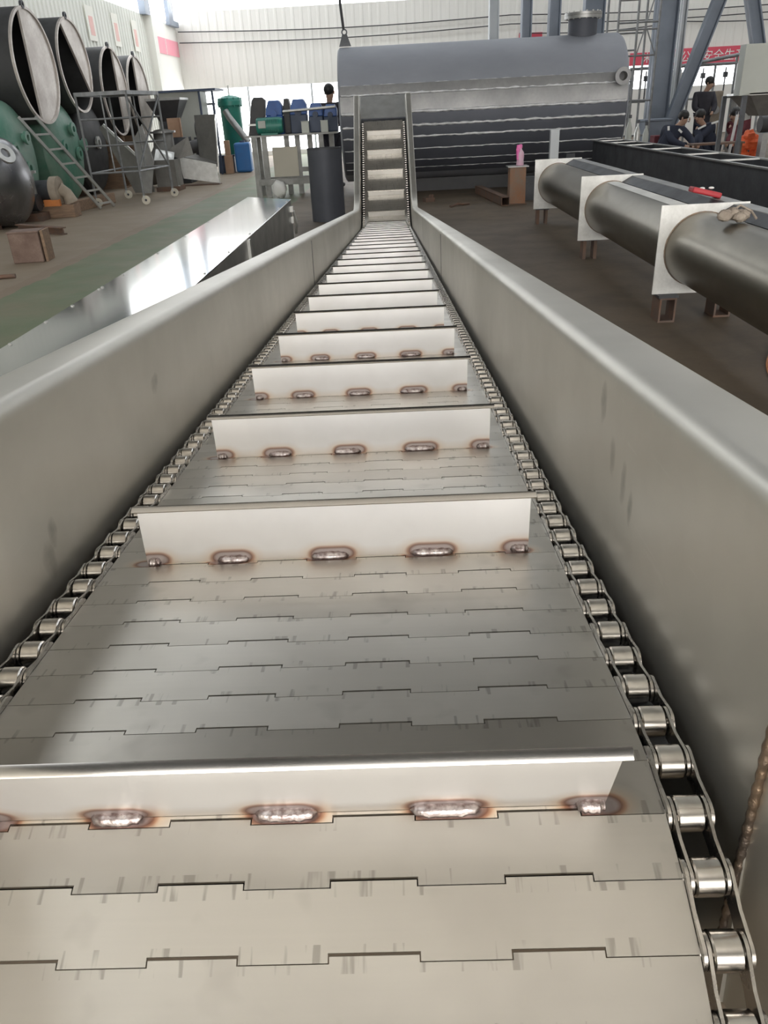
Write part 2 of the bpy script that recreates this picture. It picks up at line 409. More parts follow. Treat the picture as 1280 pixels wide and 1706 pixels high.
struct('wall_back', ribbed('x', XL, XR, 2.27, 4.62, YB, -1, .3, .010), 'wall_cream', 'cream ribbed cladding wall at the far end')
struct('wall_back_top', MB().box(((XL+XR)/2, YB+.05, 7.45), (XR-XL, .1, 2.4)), 'ceiling_grey')
struct('wall_back_foot', MB().box(((XL+XR)/2, YB+.05, .08), (XR-XL, .1, .16)), 'wall_cream')
struct('window_3', MB().box((-1.75, YB+.06, 5.44), (11.5, .04, 1.7)), 'window_light', 'bright window strip above the cream wall')
struct('wall_back_upper', ribbed('x', 4.0, XR, 4.64, 6.3, YB, -1, .3, .010), 'wall_cream', 'upper cream cladding of the far wall')
struct('window_4', MB().box((-1.5, YB+.06, 1.21), (12., .04, 2.12)), 'window_light', 'bright daylight opening below the cream wall')
struct('window_5', MB().box((10.5, YB+.06, 1.9), (11., .04, .74)), 'window_light', 'low daylight strip below the red banner')
struct('wall_back_low', MB().box((10.25, YB+.04, .85), (11.5, .1, 1.4)), 'wall_cream')
for i, x in enumerate((-5.2, -2.9, -.6, 1.7)):
    struct('trim_%d' % (i+4), MB().box((x, YB+.0, 1.21), (.07, .06, 2.12)), 'column_light')
struct('wall_right', ribbed('y', YF, YB, 0, ZC, XR, -1, .4), 'wall_cream')
struct('wall_front', MB().box((-6., YF-.05, ZC/2), (3, .1, ZC)).box((13., YF-.05, ZC/2), (6, .1, ZC)).box((2.75, YF-.05, 6.9), (14.5, .1, 3.4)), 'ceiling_grey')
struct('door_1', MB().box((2.75, YF-.1, 2.6), (14.5, .04, 5.2)), 'gate_light', 'wide bright gate opening')
struct('window_20', MB().box((3.1, -2.2, ZC-.03), (15., 9.0, .04)), 'roof_fill', 'wide dim glowing roof panel added out of view over the near end')  # made-up unseen panel, glows dimly to even out the near belt
struct('ceiling', MB().box(((XL+XR)/2, (YF+YB)/2, ZC+.1), (XR-XL, YB-YF, .2)), 'ceiling_grey')
for i, (x, y, dx, dy) in enumerate(((-5.2, 11.3, 1.5, 38.), (11.5, 11.3, 1.7, 38.), (3.1, 16.4, 15., .7), (3.1, 20.5, 15., 2.0), (3.1, 27.0, 15., 2.0))):
    struct('window_%d' % (i+7), MB().box((x, y, ZC-.03), (dx, dy, .04)), 'skylight', 'translucent roof light strip')

# ------------------------------------------------------------------ the slat conveyor
K = .823
P = .0381                     # chain pitch
U = .0615*K                   # one hinge knuckle
XC = -.0935*K
HW = 4.5*U
SL = math.atan(.0896)
def z_line(y): return 1.0055-.0896*y
S4 = Vector((.4063, z_line(.4063)))
RN, RC = .25, .80
TURN = SL+R(34)
Y_ARC = 8.74-RC*math.tan(TURN/2)*math.cos(SL)
L_ST = (Y_ARC-S4.x)/math.cos(SL)
def path(s):
    """s: length along the belt from hinge row 4; returns (y, z, pitch angle)"""
    if s < 0:
        a = -s/RN; ph = -SL+a
        # centre lies below the belt; the surface normal turns towards the camera
        nx, nz = -math.sin(-SL+a), math.cos(-SL+a)
        cx, cz = S4.x-RN*(-math.sin(-SL)), S4.y-RN*math.cos(-SL)
        return cx+RN*nx, cz+RN*nz, ph
    if s <= L_ST: return S4.x+s*math.cos(SL), S4.y-s*math.sin(SL), -SL
    s2 = s-L_ST; y0, z0 = Y_ARC, z_line(Y_ARC)
    cx, cz = y0+RC*math.sin(SL), z0+RC*math.cos(SL)
    if s2 <= RC*TURN:
        a = -SL+s2/RC
        return cx+RC*math.sin(a), cz-RC*math.cos(a), a
    a = -SL+TURN; s3 = s2-RC*TURN
    return cx+RC*math.sin(a)+s3*math.cos(a), cz-RC*math.cos(a)+s3*math.sin(a), a
S_INC = L_ST+RC*TURN
S_END = S_INC+1.53
conv = thing('slat_conveyor', 'long stainless steel slat conveyor with welded flights running down the hall', 'conveyor', (0, 0, 0))
conv.rotation_euler.z = .0043

# hinged slat: castellated near and far edges, small gap, rounded edges
def slat_mesh(mat):
    e, g, th = .0021, .0007, .003
    near, far = [], []
    for i in range(9):
        low = i % 2 == 0
        x0, x1 = -HW+i*U, -HW+(i+1)*U
        ga = .0004
        gl = .0003 if low else .0009; yn = (-e if low else e)+gl; yf = P+(-e if low else e)-gl
        a0 = x0+(0 if i == 0 else (ga if low else -ga)); a1 = x1-(0 if i == 8 else (ga if low else -ga))
        near += [(a0, yn), (a1, yn)]
        b0 = x0+(0 if i == 0 else (-ga if low else ga)); b1 = x1-(0 if i == 8 else (-ga if low else ga))
        far += [(b0, yf), (b1, yf)]
    loop = near+far[::-1]
    me = bpy.data.meshes.new('belt_slat'); bm = bmesh.new()
    top = [bm.verts.new((x, y, 0)) for x, y in loop]
    f = bm.faces.new(top)
    bmesh.ops.recalc_face_normals(bm, faces=bm.faces)
    if f.normal.z < 0: f.normal_flip()
    r = bmesh.ops.inset_region(bm, faces=[f], thickness=.0018, depth=0)
    # drop the outer loop for a rolled edge, then a skirt
    inner = set(f.verts); outer = [v for v in bm.verts if v not in inner]
    for v in outer: v.co.z -= .0009
    ed = [q for q in bm.edges if q.is_boundary]
    ex = bmesh.ops.extrude_edge_only(bm, edges=ed)
    for v in [q for q in ex['geom'] if isinstance(q, bmesh.types.BMVert)]: v.co.z -= th
    bmesh.ops.recalc_face_normals(bm, faces=bm.faces)
    bmesh.ops.triangulate(bm, faces=[q for q in bm.faces if len(q.verts) > 4])
    bm.to_mesh(me); bm.free(); me.materials.append(MATS[mat])
    for p in me.polygons: p.use_smooth = True
    me.set_sharp_from_angle(angle=R(50))
    return me
SLAT, SLAT_T = slat_mesh('belt_steel'), slat_mesh('belt_steel_tinted')
rnd = random.Random(3)
N0, NS = -9, int(4+S_END/P)
FAR0 = 66
far_mb = {}
def stuff_from(meshes_and_mats, name, parent, mat):
    me = bpy.data.meshes.new(name); vs, fs = [], []
    for src, mt in meshes_and_mats:
        o = len(vs); vs += [mt@v.co for v in src.vertices]; fs += [[i+o for i in p.vertices] for p in src.polygons]
    me.from_pydata(vs, [], fs); me.materials.append(MATS[mat])
    for p in me.polygons: p.use_smooth = True
    me.set_sharp_from_angle(angle=R(45))
    o = bpy.data.objects.new(name, me); COL.objects.link(o); o.parent = parent; o['kind'] = 'stuff'
    return o
def mat_at(s, x=XC, tilt=0.):
    y, z, a = path(s)
    return Matrix.Translation((x, y, z))@Euler((a+tilt, 0, 0)).to_matrix().to_4x4()
FLIGHT_ROWS = list(range(2, NS-1, 9))
far = []
for n in range(N0, NS):
    y, z, a = path((n-4)*P); _, _, a2 = path((n-3)*P); am = (a+a2)/2
    tl = rnd.uniform(-.003, .003)
    if n < FAR0: inst('belt_slat', SLAT_T if n in FLIGHT_ROWS else SLAT, conv, (XC, y, z), (am+tl, 0, 0))
    else: far.append((SLAT, Matrix.Translation((XC, y, z))@Euler((am+tl, 0, 0)).to_matrix().to_4x4()))
stuff_from(far, 'far_belt_slats', conv, 'belt_steel')

# drive chains: rollers, staggered link plates
def roller_mesh():
    mb = MB(); r = .0108; h = .0082
    mb.lathe((-h, 0, 0), (1, 0, 0), [(.003, 0), (r*.9, 0), (r, .001), (r, 2*h-.001), (r*.9, 2*h), (.003, 2*h)], 20)
    return mb.mesh('roller', 'roller_steel', smooth=40)
def pin_mesh():
    return MB().lathe((-.0146, 0, 0), (1, 0, 0), [(.0005, 0), (.0042, 0), (.0046, .0006), (.0046, .0286), (.0042, .0292), (.0005, .0292)], 12).mesh('pin', 'chain_steel', smooth=40)
def link_mesh(dx):
    mb = MB(); hh = .0098; pts = []
    for i in range(9): a = math.pi/2+math.pi*i/8; pts.append((hh*math.cos(a), hh*math.sin(a)))
    pts.append((P/2, -hh*.72))
    for i in range(9): a = -math.pi/2+math.pi*i/8; pts.append((P+hh*math.cos(a), hh*math.sin(a)))
    pts.append((P/2, hh*.72))
    mb.prism([(dx-.001, y, z) for y, z in pts], (.002, 0, 0))
    return mb.mesh('link_plate', 'chain_steel', smooth=40)
ROL, PIN = roller_mesh(), pin_mesh()
LNK = {k: link_mesh(k) for k in (-.0127, -.0102, .0102, .0127)}
CZ = -.0045
NEAR_CH = 62
for sx in (-1, 1):
    ch = thing('drive_chain', '', '', (0, 0, 0)); del ch['category']; ch['label'] = 'roller chain along the belt edge'; ch.parent = conv
    xs = XC+sx*(HW+.0140)
    fr, fp, fk = [], [], []
    for n in range(N0, NS):
        y, z, a = path((n-4)*P); y2, z2, a2 = path((n-3)*P)
        loc = (xs, y-CZ*math.sin(a), z+CZ*math.cos(a))
        ang = math.atan2(z2-z, y2-y)
        ks = (-.0102, .0102) if n % 2 else (-.0127, .0127)
        if n < NEAR_CH:
            inst('roller', ROL, ch, loc, (a, 0, 0))
            inst('pin', PIN, ch, loc, (a, 0, 0))
            for k in ks: inst('link_plate', LNK[k], ch, loc, (ang, 0, 0))
        else:
            mt = Matrix.Translation(loc)@Euler((ang, 0, 0)).to_matrix().to_4x4()
            fr.append((ROL, mt)); fp.append((PIN, mt)); fk += [(LNK[k], mt) for k in ks]
    stuff_from(fr, 'far_rollers', ch, 'roller_steel')
    stuff_from(fp+fk, 'far_links', ch, 'chain_steel')

# flights: upright sheet, small lip, five weld beads
FH, FW2, LIP2 = .0580, .1975, .2030
def flight_mesh(mat='flight_steel'):
    mb = MB(); t = .0028
    mb.prism([(-FW2+.0015, 0, 0), (FW2-.0015, 0, 0), (FW2, 0, FH), (-FW2, 0, FH)], (0, t, 0))
    return mb.mesh('flight_sheet', mat, smooth=0)
def lip_mesh():
    mb = MB()
    mb.prism([(-LIP2, -.0012, FH-.0010), (-LIP2, -.0016, FH+.0002), (-LIP2, -.0009, FH+.0010), (-LIP2, .0050, FH+.0042), (-LIP2, .0056, FH+.0029), (-LIP2, .0010, FH-.0005)], (2*LIP2, 0, 0))
    return mb.mesh('lip', 'lip_steel', smooth=25)
def bead_mesh(hl, seed):
    rn = random.Random(seed); mb = MB(); n, m = 14, 11; vs, fs = [], []
    for j in range(m+1):
        t = -1+2*j/m; w = math.sqrt(max(0, 1-abs(t)**3.2)); w = max(w, .03)
        rip = 1+.10*math.sin(j*2.6)+rn.uniform(-.06, .06)
        for i in range(n):
            a = 2*math.pi*i/n
            vs.append((t*hl, math.cos(a)*.0056*w*rip-.001, math.sin(a)*.0050*w*rip+.002))
    for j in range(m):
        for i in range(n): fs.append([j*n+i, j*n+(i+1) % n, (j+1)*n+(i+1) % n, (j+1)*n+i])
    fs += [list(range(n)), [m*n+i for i in range(n)]]
    return mb.add(vs, fs).mesh('weld_bead', 'weld_metal', smooth=60)
m, nt, b = new_mat('weld_metal')
v, loc = coords(nt); f = noise(nt, v, 160, 4)
sx_ = N(nt, 'ShaderNodeSeparateXYZ'); nt.links.new(loc, sx_.inputs[0])
c = mixc(nt, ramp(nt, f, [(.35, 0.), (.65, 1.)]), (.58, .53, .52), (.20, .15, .14))
low = math_(nt, 'SUBTRACT', 1., math_(nt, 'MULTIPLY', math_(nt, 'ADD', sx_.outputs['Z'], .001), 1/.004), clamp=True)
c = mixc(nt, math_(nt, 'MULTIPLY', low, .8), c, (.10, .06, .06))
nt.links.new(c, b.inputs['Base Color']); b.inputs['Metallic'].default_value = .9
nt.links.new(math_(nt, 'MULTIPLY_ADD', f, .3, .18), b.inputs['Roughness'])
bp = N(nt, 'ShaderNodeBump', i_Strength=.5, i_Distance=.002); nt.links.new(f, bp.inputs['Height']); nt.links.new(bp.outputs[0], b.inputs['Normal'])
FM, FMP, LM = flight_mesh(), flight_mesh('flight_plain'), lip_mesh()
BM = [bead_mesh(hl, i) for i, (cx, hl) in enumerate(BEADS)]
frnd = random.Random(11)
for k, n in enumerate(FLIGHT_ROWS):
    s = (n-4)*P+.0052
    y, z, a = path(s)
    if n < 4: a = R(17)
    fo = inst('flight', FM if k < 12 else FMP, conv, (XC+(-.003 if n < 4 else .005)+frnd.uniform(-.001, .001), y, z), (a, 0, 0))
    inst('lip', LM, fo, (0, 0, 0))
    if k < 12:
        for i, (cx, hl) in enumerate(BEADS):
            inst('weld_bead', BM[i], fo, (cx+(0 if i in (0, 4) else frnd.uniform(-.004, .004)), 0, 0))

# side plates: gamma section swept along the belt line
SIDE = .2710
def frames(s0, s1, straight_start=False, step=None):
    ss = [s0]
    if step:
        q = math.ceil(s0/step)*step
        while q < s1-1e-6:
            if q > s0: ss.append(q)
            q += step
    ss.append(s1); out = []
    for s in ss:
        if straight_start and s < 0: out.append((S4.x+s*math.cos(SL), S4.y-s*math.sin(SL), -SL))
        else: out.append(path(s))
    return out
def sweep(name, prof, fr, mat, parent, smooth=35):
    """prof: closed list of (x, n) ; fr: list of (y, z, angle)"""
    vs, fs = [], []; n = len(prof)
    for y, z, a in fr:
        for x, h in prof: vs.append((x, y-h*math.sin(a), z+h*math.cos(a)))
    for j in range(len(fr)-1):
        for i in range(n): fs.append([j*n+i, j*n+(i+1) % n, (j+1)*n+(i+1) % n, (j+1)*n+i])
    fs += [list(range(n)), [(len(fr)-1)*n+i for i in range(n)][::-1]]
    return MB().add(vs, fs).build(name, mat, parent, smooth)
def gamma(sx, wall=.004, top=.188, bot=-.16, fl=.066, r=.016):
    xi = XC+sx*SIDE; out = []
    out.append((xi, bot)); 
    for i in range(7):
        a = math.pi/2*i/6; out.append((xi+sx*(r-r*math.cos(a)), top-r+r*math.sin(a)))
    for i in range(5):
        a = math.pi/2*i/4; out.append((xi+sx*(fl-.008+.008*math.sin(a)), top-.008+.008*math.cos(a)))
    out += [(xi+sx*fl, top-.04), (xi+sx*(fl-wall), top-.04), (xi+sx*(fl-wall), top-.012), (xi+sx*(r+.002), top-wall), (xi+sx*wall, top-r), (xi+sx*wall, bot)]
    return out
S_SEAM = (3.36-S4.x)/math.cos(SL)
S_NEAR = {-1: -.55, 1: (.314-S4.x)/math.cos(SL)}
for sx in (-1, 1):
    g_ = gamma(sx)
    sweep('side_plate', g_, frames(S_NEAR[sx], S_SEAM-.003, True), 'side_steel', conv)
    sweep('side_plate', g_, frames(S_SEAM+.003, S_INC+.02, False, .12), 'side_steel', conv)
    sweep('incline_side_plate', g_, frames(S_INC+.0212, S_END+.19, False), 'side_steel', conv)
    sweep('joint_strip', [(XC+sx*SIDE, -.14), (XC+sx*SIDE, .172), (XC+sx*(SIDE-.0012), .172), (XC+sx*(SIDE-.0012), -.14)], frames(S_SEAM-.013, S_SEAM+.013), 'sheet_dull', conv, 0)
    # rail under the rollers, seam cover strip
    xr = XC+sx*(HW+.0140)
    sweep('chain_rail', [(xr-.012, -.0185), (xr+.016, -.0185), (xr+.016, -.05), (xr-.012, -.05)], frames(0, S_END, False, .12), 'dark_steel', conv)
sweep('trough_pan', [(XC-SIDE, -.13), (XC+SIDE, -.13), (XC+SIDE, -.15), (XC-SIDE, -.15)], frames(-.10, S_END+.2, False, .12), 'dark_steel', conv)
# cover plate closing the head of the incline
sweep('head_cover', [(XC-SIDE+.004, .006), (XC+SIDE-.004, .006), (XC+SIDE-.004, .010), (XC-SIDE+.004, .010)], frames(S_END+.02, S_END+.44), 'aluminium', conv)
# tail housing welded to the near end of the right plate
xi = XC+SIDE
y0 = .314; zt = z_line(y0)
tp = MB()
prof = [(0, 0), (.003, -.02), (.012, -.05), (.03, -.10), (.05, -.16), (.06, -.30)]
vs, fs = [], []
for (dx, dy) in prof:
    for h in (-.16, .186): vs.append((xi+.001+dx, y0-.002+dy, zt+h-.0896*dy))
for (dx, dy) in prof:
    for h in (-.16, .186): vs.append((xi+.006+dx, y0-.002+dy, zt+h-.0896*dy))
n_ = len(prof)
for i in range(n_-1):
    a = 2*i; q = 2*n_
    fs += [[a, a+1, a+3, a+2], [q+a, q+a+2, q+a+3, q+a+1], [a+1, q+a+1, q+a+3, a+3], [a, a+2, q+a+2, q+a]]
fs += [[0, 2*n_, 2*n_+1, 1], [2*n_-2, 2*n_-1, 4*n_-1, 4*n_-2]]
tp.add(vs, fs).build('tail_plate', 'tail_steel' if 'tail_steel' in MATS else 'side_steel', conv, 60)
wb = MB(); pts, rs = [], []
for i in range(150):
    h = -.12+.28*i/149
    pts.append((xi-.001, y0-.001, zt+h)); rs.append(.0028+.00035*math.sin(i*1.1)+.0002*math.sin(i*.37))
wb.tube(pts, rs, 10).build('weld_seam', 'gold_weld', conv, 60)
# trestle legs under the run
for y in (1.2, 3.4, 5.6):
    zt = z_line(y)-.17
    for sx in (-1, 1):
        MB().box((XC+sx*(SIDE+.03), y, zt/2), (.06, .06, zt)).build('trestle_leg', 'side_steel', conv)
    MB().box((XC, y, zt*.45), (2*SIDE, .04, .04)).build('trestle_brace', 'side_steel', conv)
for sx in (-1, 1):
    MB().box((XC+sx*(SIDE+.03), 9.85, .34), (.06, .06, .68)).build('trestle_leg', 'side_steel', conv)

# ------------------------------------------------------------------ shiny cover box left of the conveyor
bx = thing('cover_box', 'long shiny stainless cover box lying beside the conveyor on the green walkway', 'box', (-1.29, 5.3, 0))
MB().prism([(-1.55, 1.6, .594), (-1.04, 1.6, .594), (-1.04, 8.16, .594), (-1.55, 8.62, .594)], (0, 0, .006)).build('top_sheet', 'shiny_sheet', bx, 0, .002)
MB().prism([(-1.05, 1.6, .20), (-1.045, 1.6, .20), (-1.045, 8.15, .20), (-1.05, 8.15, .20)], (0, 0, .394)).build('side_panel', 'steel_grey', bx, 0)
MB().prism([(-1.545, 1.6, .20), (-1.54, 1.6, .20), (-1.54, 8.61, .20), (-1.545, 8.61, .20)], (0, 0, .394)).build('side_panel', 'steel_grey', bx, 0)
MB().prism([(-1.045, 8.15, .20), (-1.54, 8.61, .20), (-1.54, 8.605, .20), (-1.045, 8.145, .20)], (0, 0, .394)).build('end_panel', 'steel_grey', bx, 0)
MB().box((-1.035, 5.6, .40), (.02, .05, .38)).build('side_rib', 'aluminium', bx, 0)
MB().box((-1.035, 3.4, .40), (.02, .05, .38)).build('side_rib', 'aluminium', bx, 0)
for y in (1.9, 5.0, 7.9):
    for x in (-1.48, -1.11): MB().box((x, y, .1), (.06, .06, .2)).build('foot', 'dark_steel', bx, 0)
for y in (2.96, 3.31, 3.62, 3.99, 4.04, 4.38, 5.1, 5.82, 6.6, 7.4): MB().lathe((-1.535, y, .600), (0, 0, 1), [(.009, 0), (.009, .003), (.005, .006), (.0005, .006)], 10).build('bolt', 'aluminium', bx)
for y in (4.3, 5.0, 5.8, 6.6, 7.4, 7.95): MB().lathe((-1.06, y, .600), (0, 0, 1), [(.007, 0), (.007, .003), (.004, .005), (.0005, .005)], 10).build('bolt', 'aluminium', bx)
# hasp and fittings on the far end
MB().box((-1.03, 8.05, .52), (.03, .05, .05)).box((-1.03, 8.05, .42), (.025, .04, .06)).build('latch', 'aluminium', bx, 0)
MB().tube([(-1.02, 8.1, .5), (-1.0, 8.12, .38), (-1.02, 8.14, .28)], .012).build('pull_cord', 'aluminium', bx)

# ------------------------------------------------------------------ round trough on blocks, right
pp = thing('flanged_pipe', 'long brushed steel pipe with white ground square flanges on blocks', 'pipe', (1.94, 6.5, 0))
PX, PZ, PR = 1.945, .452, .226
MB().lathe((PX, 1.5, PZ), (0, 1, 0), [(PR-.006, 0), (PR, 0), (PR, 8.75), (PR-.006, 8.75)], 56).build('barrel', 'pipe_steel', pp, 40)
def flange_plate(y, sz=.275, t=.012):
    vs, fs, n = [], [], 48
    for yy in (y-t/2, y+t/2):
        for i in range(n):
            a = 2*math.pi*i/n; c, s = math.cos(a), math.sin(a); q = sz/max(abs(c), abs(s))
            vs += [(PX+c*(PR+.001), yy, PZ+s*(PR+.001)), (PX+c*q, yy, PZ+s*q)]
    for i in range(n):
        a, b = 2*i, 2*((i+1) % n); o = 2*n
        fs += [[a, a+1, b+1, b], [o+a, o+b, o+b+1, o+a+1], [a+1, o+a+1, o+b+1, b+1], [a, b, o+b, o+a]]
    return MB().add(vs, fs)
for y in (5.20, 7.52, 10.05):
    f = flange_plate(y).build('flange', 'ground_plate', pp, 0)
    MB().ring((PX, y-.012, PZ), (PX, y-.004, PZ), PR+.006, PR-.002, 40).build('fillet_weld', 'gold_weld', f)
# angle edge running between the upper right flange corners
for y0, y1 in ((1.5, 5.19), (5.21, 7.51), (7.53, 10.04)):
    MB().box((PX+.22, (y0+y1)/2, PZ+.262), (.10, y1-y0, .006)).box((PX+.272, (y0+y1)/2, PZ+.232), (.006, y1-y0, .06)).build('edge_angle', 'steel_grey', pp, 0)
    MB().box((PX+.13, (y0+y1)/2, PZ+.236), (.10, y1-y0, .005), (0, R(-28), 0)).build('side_sheet', 'dark_steel', pp, 0)
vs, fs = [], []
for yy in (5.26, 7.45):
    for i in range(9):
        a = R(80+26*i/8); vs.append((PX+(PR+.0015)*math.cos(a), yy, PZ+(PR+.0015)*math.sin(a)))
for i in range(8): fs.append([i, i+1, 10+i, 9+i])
MB().add(vs, fs).build('painted_highlight_strip', 'lettering_white', pp, 40)  # roof light highlight on the pipe crest, put in as matte white
def block_stack(name, x, y, label):
    o = thing(name, label, 'support block', (x, y, 0), 'square tube blocks under the pipe')
    for q in ((0, .006), (0, .154)):
        MB().box((x, y, .08+(q[1]-.08)), (.11, .16, .012)).build('tube_wall', 'rusty_dark', o, 0)
    for dx in (-.049, .049): MB().box((x+dx, y, .08), (.012, .16, .136)).build('tube_wall', 'rusty_dark', o, 0)
    MB().box((x, y, .1675), (.13, .17, .015)).build('packing_plate', 'dark_steel', o, 0)
block_stack('support_block', 1.765, 5.22, 'rusty square tube block under the pipe flange beside the conveyor')
block_stack('support_block', 2.16, 5.30, 'dark square tube block under the pipe on its far side')
for x, y, lab in ((1.80, 7.62, 'small dark block under the middle pipe flange'), (1.78, 10.10, 'small steel trestle block under the farthest pipe flange')):
    o = thing('support_block', lab, 'support block', (x, y, 0), 'square tube blocks under the pipe')
    MB().box((x-.05, y, .085), (.03, .12, .17)).build('leg', 'rusty_dark', o, 0); MB().box((x+.05, y, .085), (.03, .12, .17)).build('leg', 'rusty_dark', o, 0)
    MB().box((x, y, .1715), (.16, .14, .011)).build('cap_plate', 'dark_steel', o, 0)
g = thing('work_gloves', 'crumpled brown cotton work gloves lying on the pipe by the flange', 'gloves', (1.92, 4.68, PZ+PR))
for i, (dx, dy, dz, r) in enumerate(((-.05, 0, .03, .042), (.0, .02, .035, .045), (.05, .0, .028, .04), (.02, -.03, .02, .035))):
    MB().ell((1.92+dx, 4.68+dy, PZ+PR+dz+.012), (r, r*.8, r*.75), 14, 9, .35, (0, 0, i), i).build('folded_palm', 'rag_cloth', g, 70)
MB().tube([(1.90, 4.70, PZ+PR+.05), (1.97, 4.74, PZ+PR+.085), (2.03, 4.72, PZ+PR+.055), (2.04, 4.66, PZ+PR+.02)], .007).build('cuff_cord', 'rag_cloth', g)
rb = thing('red_grinder', 'small red hand tool with white buttons lying on the pipe', 'tool', (2.06, 5.55, .66))
MB().box((2.06, 5.55, .756), (.20, .10, .035), (0, R(14), 0)).build('body', 'red_plastic', rb, 0, .01)
for dx in (-.03, .03): MB().ell((2.06+dx, 5.53, .783), (.018, .018, .008)).build('button', 'lettering_white', rb)

# ------------------------------------------------------------------ laddered trough further right
tr = thing('open_frame_trough', 'long dark steel trough with light cross bars along its open top', 'trough', (3.37, 9, 0))
TX0, TX1, TY0, TY1, TZ = 3.17, 3.56, 4.4, 13.6, .75
MB().box((TX0, (TY0+TY1)/2, .43), (.012, TY1-TY0, .62)).build('side_wall', 'dark_steel', tr, 0)
MB().box((TX1, (TY0+TY1)/2, .43), (.012, TY1-TY0, .62)).build('side_wall', 'dark_steel', tr, 0)
MB().box(((TX0+TX1)/2, (TY0+TY1)/2, .126), (TX1-TX0, TY1-TY0, .012)).build('floor_sheet', 'dark_steel', tr, 0)
for x in (TX0-.012, TX1+.012): MB().box((x, (TY0+TY1)/2, TZ-.004), (.045, TY1-TY0, .014)).build('top_rail', 'steel_grey', tr, 0)
for y in (5.2, 6.2, 7.19, 8.28, 9.35, 10.59, 11.75, 12.6, 13.3): MB().box(((TX0+TX1)/2, y, TZ-.004), (TX1-TX0, .055, .012)).build('cross_bar', 'aluminium', tr, 0)
for y in (5.5, 9.2, 13.0):
    for x in (TX0+.03, TX1-.03): MB().box((x, y, .06), (.06, .06, .12)).build('foot', 'rusty_dark', tr, 0)
el = MB(); el.tube([(3.62+.13*math.cos(a), 13.95, .30+.18*math.sin(a)+.18) for a in [math.pi*i/10 for i in range(11)]], .11, 16)
tag(el.build('pipe_elbow', 'steel_grey'), 'rusty grey pipe bend standing at the trough end', 'pipe bend')
bpy.data.objects['pipe_elbow'].location.z = 0.0

# ------------------------------------------------------------------ big tank behind the incline
tk = thing('jacketed_tank', 'huge dark steel horizontal tank with white weld lines along its bands', 'tank', (1.45, 15.1, 0))
TYC, TZC, TR = 15.1, 1.25, 1.04
X0, X1 = -.88, 3.80
MB().lathe((X0, TYC, TZC), (1, 0, 0), [(1e-4, .0), (TR*.55, -.0), (TR-.03, .0), (TR, .03), (TR, X1-X0-.05), (TR-.03, X1-X0), (1e-4, X1-X0)], 64).build('shell', 'tank_shell_lit', tk, 40)
def on_tank(deg, r=TR): return TYC-r*math.cos(R(deg)), TZC+r*math.sin(R(deg))
def band(d0, d1, r, mat, name, x0=X0+.03, x1=X1-.03, steps=6):
    vs, fs = [], []; n = steps+1
    for x in (x0, x1):
        for rr in (r-.02, r):
            for i in range(n):
                y, z = on_tank(d0+(d1-d0)*i/steps, rr); vs.append((x, y, z))
    for i in range(steps):
        fs += [[n+i, n+i+1, 3*n+i+1, 3*n+i], [i, 2*n+i, 2*n+i+1, i+1], [i, i+1, n+i+1, n+i], [2*n+i, 3*n+i, 3*n+i+1, 2*n+i+1]]
    fs += [[0, n, 3*n, 2*n], [n-1, 3*n-1, 4*n-1, 2*n-1]]
    return MB().add(vs, fs).build(name, mat, tk, 40)
def zdeg(z):   # angle on the front of the shell seen at height z on the plane Y=14
    best = min(((abs(seen(d)-z), d) for d in [x*.25 for x in range(-320, 320)]))[1]
    return best
def seen(d):
    y, z = on_tank(d); t = 14./y; return CAM_H+(z-CAM_H)*t
LINES = [1.676, 1.547, 1.287, 1.094, .934, .753, .589, .478, .40]
DEG = [zdeg(z) for z in LINES]
band(DEG[1], DEG[0], TR+.03, 'band_steel', 'jacket_band')
band(DEG[2], DEG[1]-1.0, TR+.022, 'band_steel', 'jacket_band')
for a, b in zip(DEG[2:-1], DEG[3:]): band(b+.4, a-.4, TR+.02, 'tank_steel', 'jacket_band')
wr = random.Random(5)
for i, d in enumerate(DEG[:-1]):
    pts, rs = [], []; y, z = on_tank(d, TR+.018); q = 70
    w_ = (.008, .018, .024, .02, .017, .011, .008, .006)[i]
    for k in range(q+1):
        x = X0+.05+(X1-X0-.1)*k/q; pts.append((x, y+wr.uniform(-.003, .003), z+wr.uniform(-.006, .006))); rs.append(w_*wr.uniform(.65, 1.2))
    MB().tube(pts, rs, 7).build('weld_line', 'white_weld', tk, 60)
# top manhole with bolted flange, side nozzle, lifting lug
mx, my = 3.18, 15.0
MB().cyl((mx, my, TZC+TR-.06), (mx, my, 2.50), .235, n=28).build('manhole_neck', 'tank_steel', tk)
fl_ = MB().cyl((mx, my, 2.50), (mx, my, 2.545), .30, n=32).build('manhole_flange', 'steel_grey', tk)
MB().cyl((mx, my, 2.548), (mx, my, 2.585), .30, n=32).build('manhole_cover', 'steel_grey', tk)
for k in range(16):
    a = 2*math.pi*k/16; MB().cyl((mx+.272*math.cos(a), my+.272*math.sin(a), 2.49), (mx+.272*math.cos(a), my+.272*math.sin(a), 2.605), .014, n=8).build('bolt', 'aluminium', fl_)
nz = MB().ring((3.64, 14.16, 1.64), (3.64, 13.93, 1.63), .085, .07, 24).build('nozzle_neck', 'steel_grey', tk)
MB().ring((3.64, 13.96, 1.631), (3.64, 13.92, 1.629), .125, .065, 28).build('nozzle_flange', 'band_steel', tk)
MB().prism([(-.86, 15.0, 2.30), (-.66, 15.0, 2.30), (-.72, 15.0, 2.47), (-.80, 15.0, 2.47)], (0, .03, 0)).build('lifting_lug', 'dark_steel', tk, 0)
MB().box((1.46, 15.25, .105), (4.4, .5, .21)).build('skid_base', 'hopper_black', tk, 0)
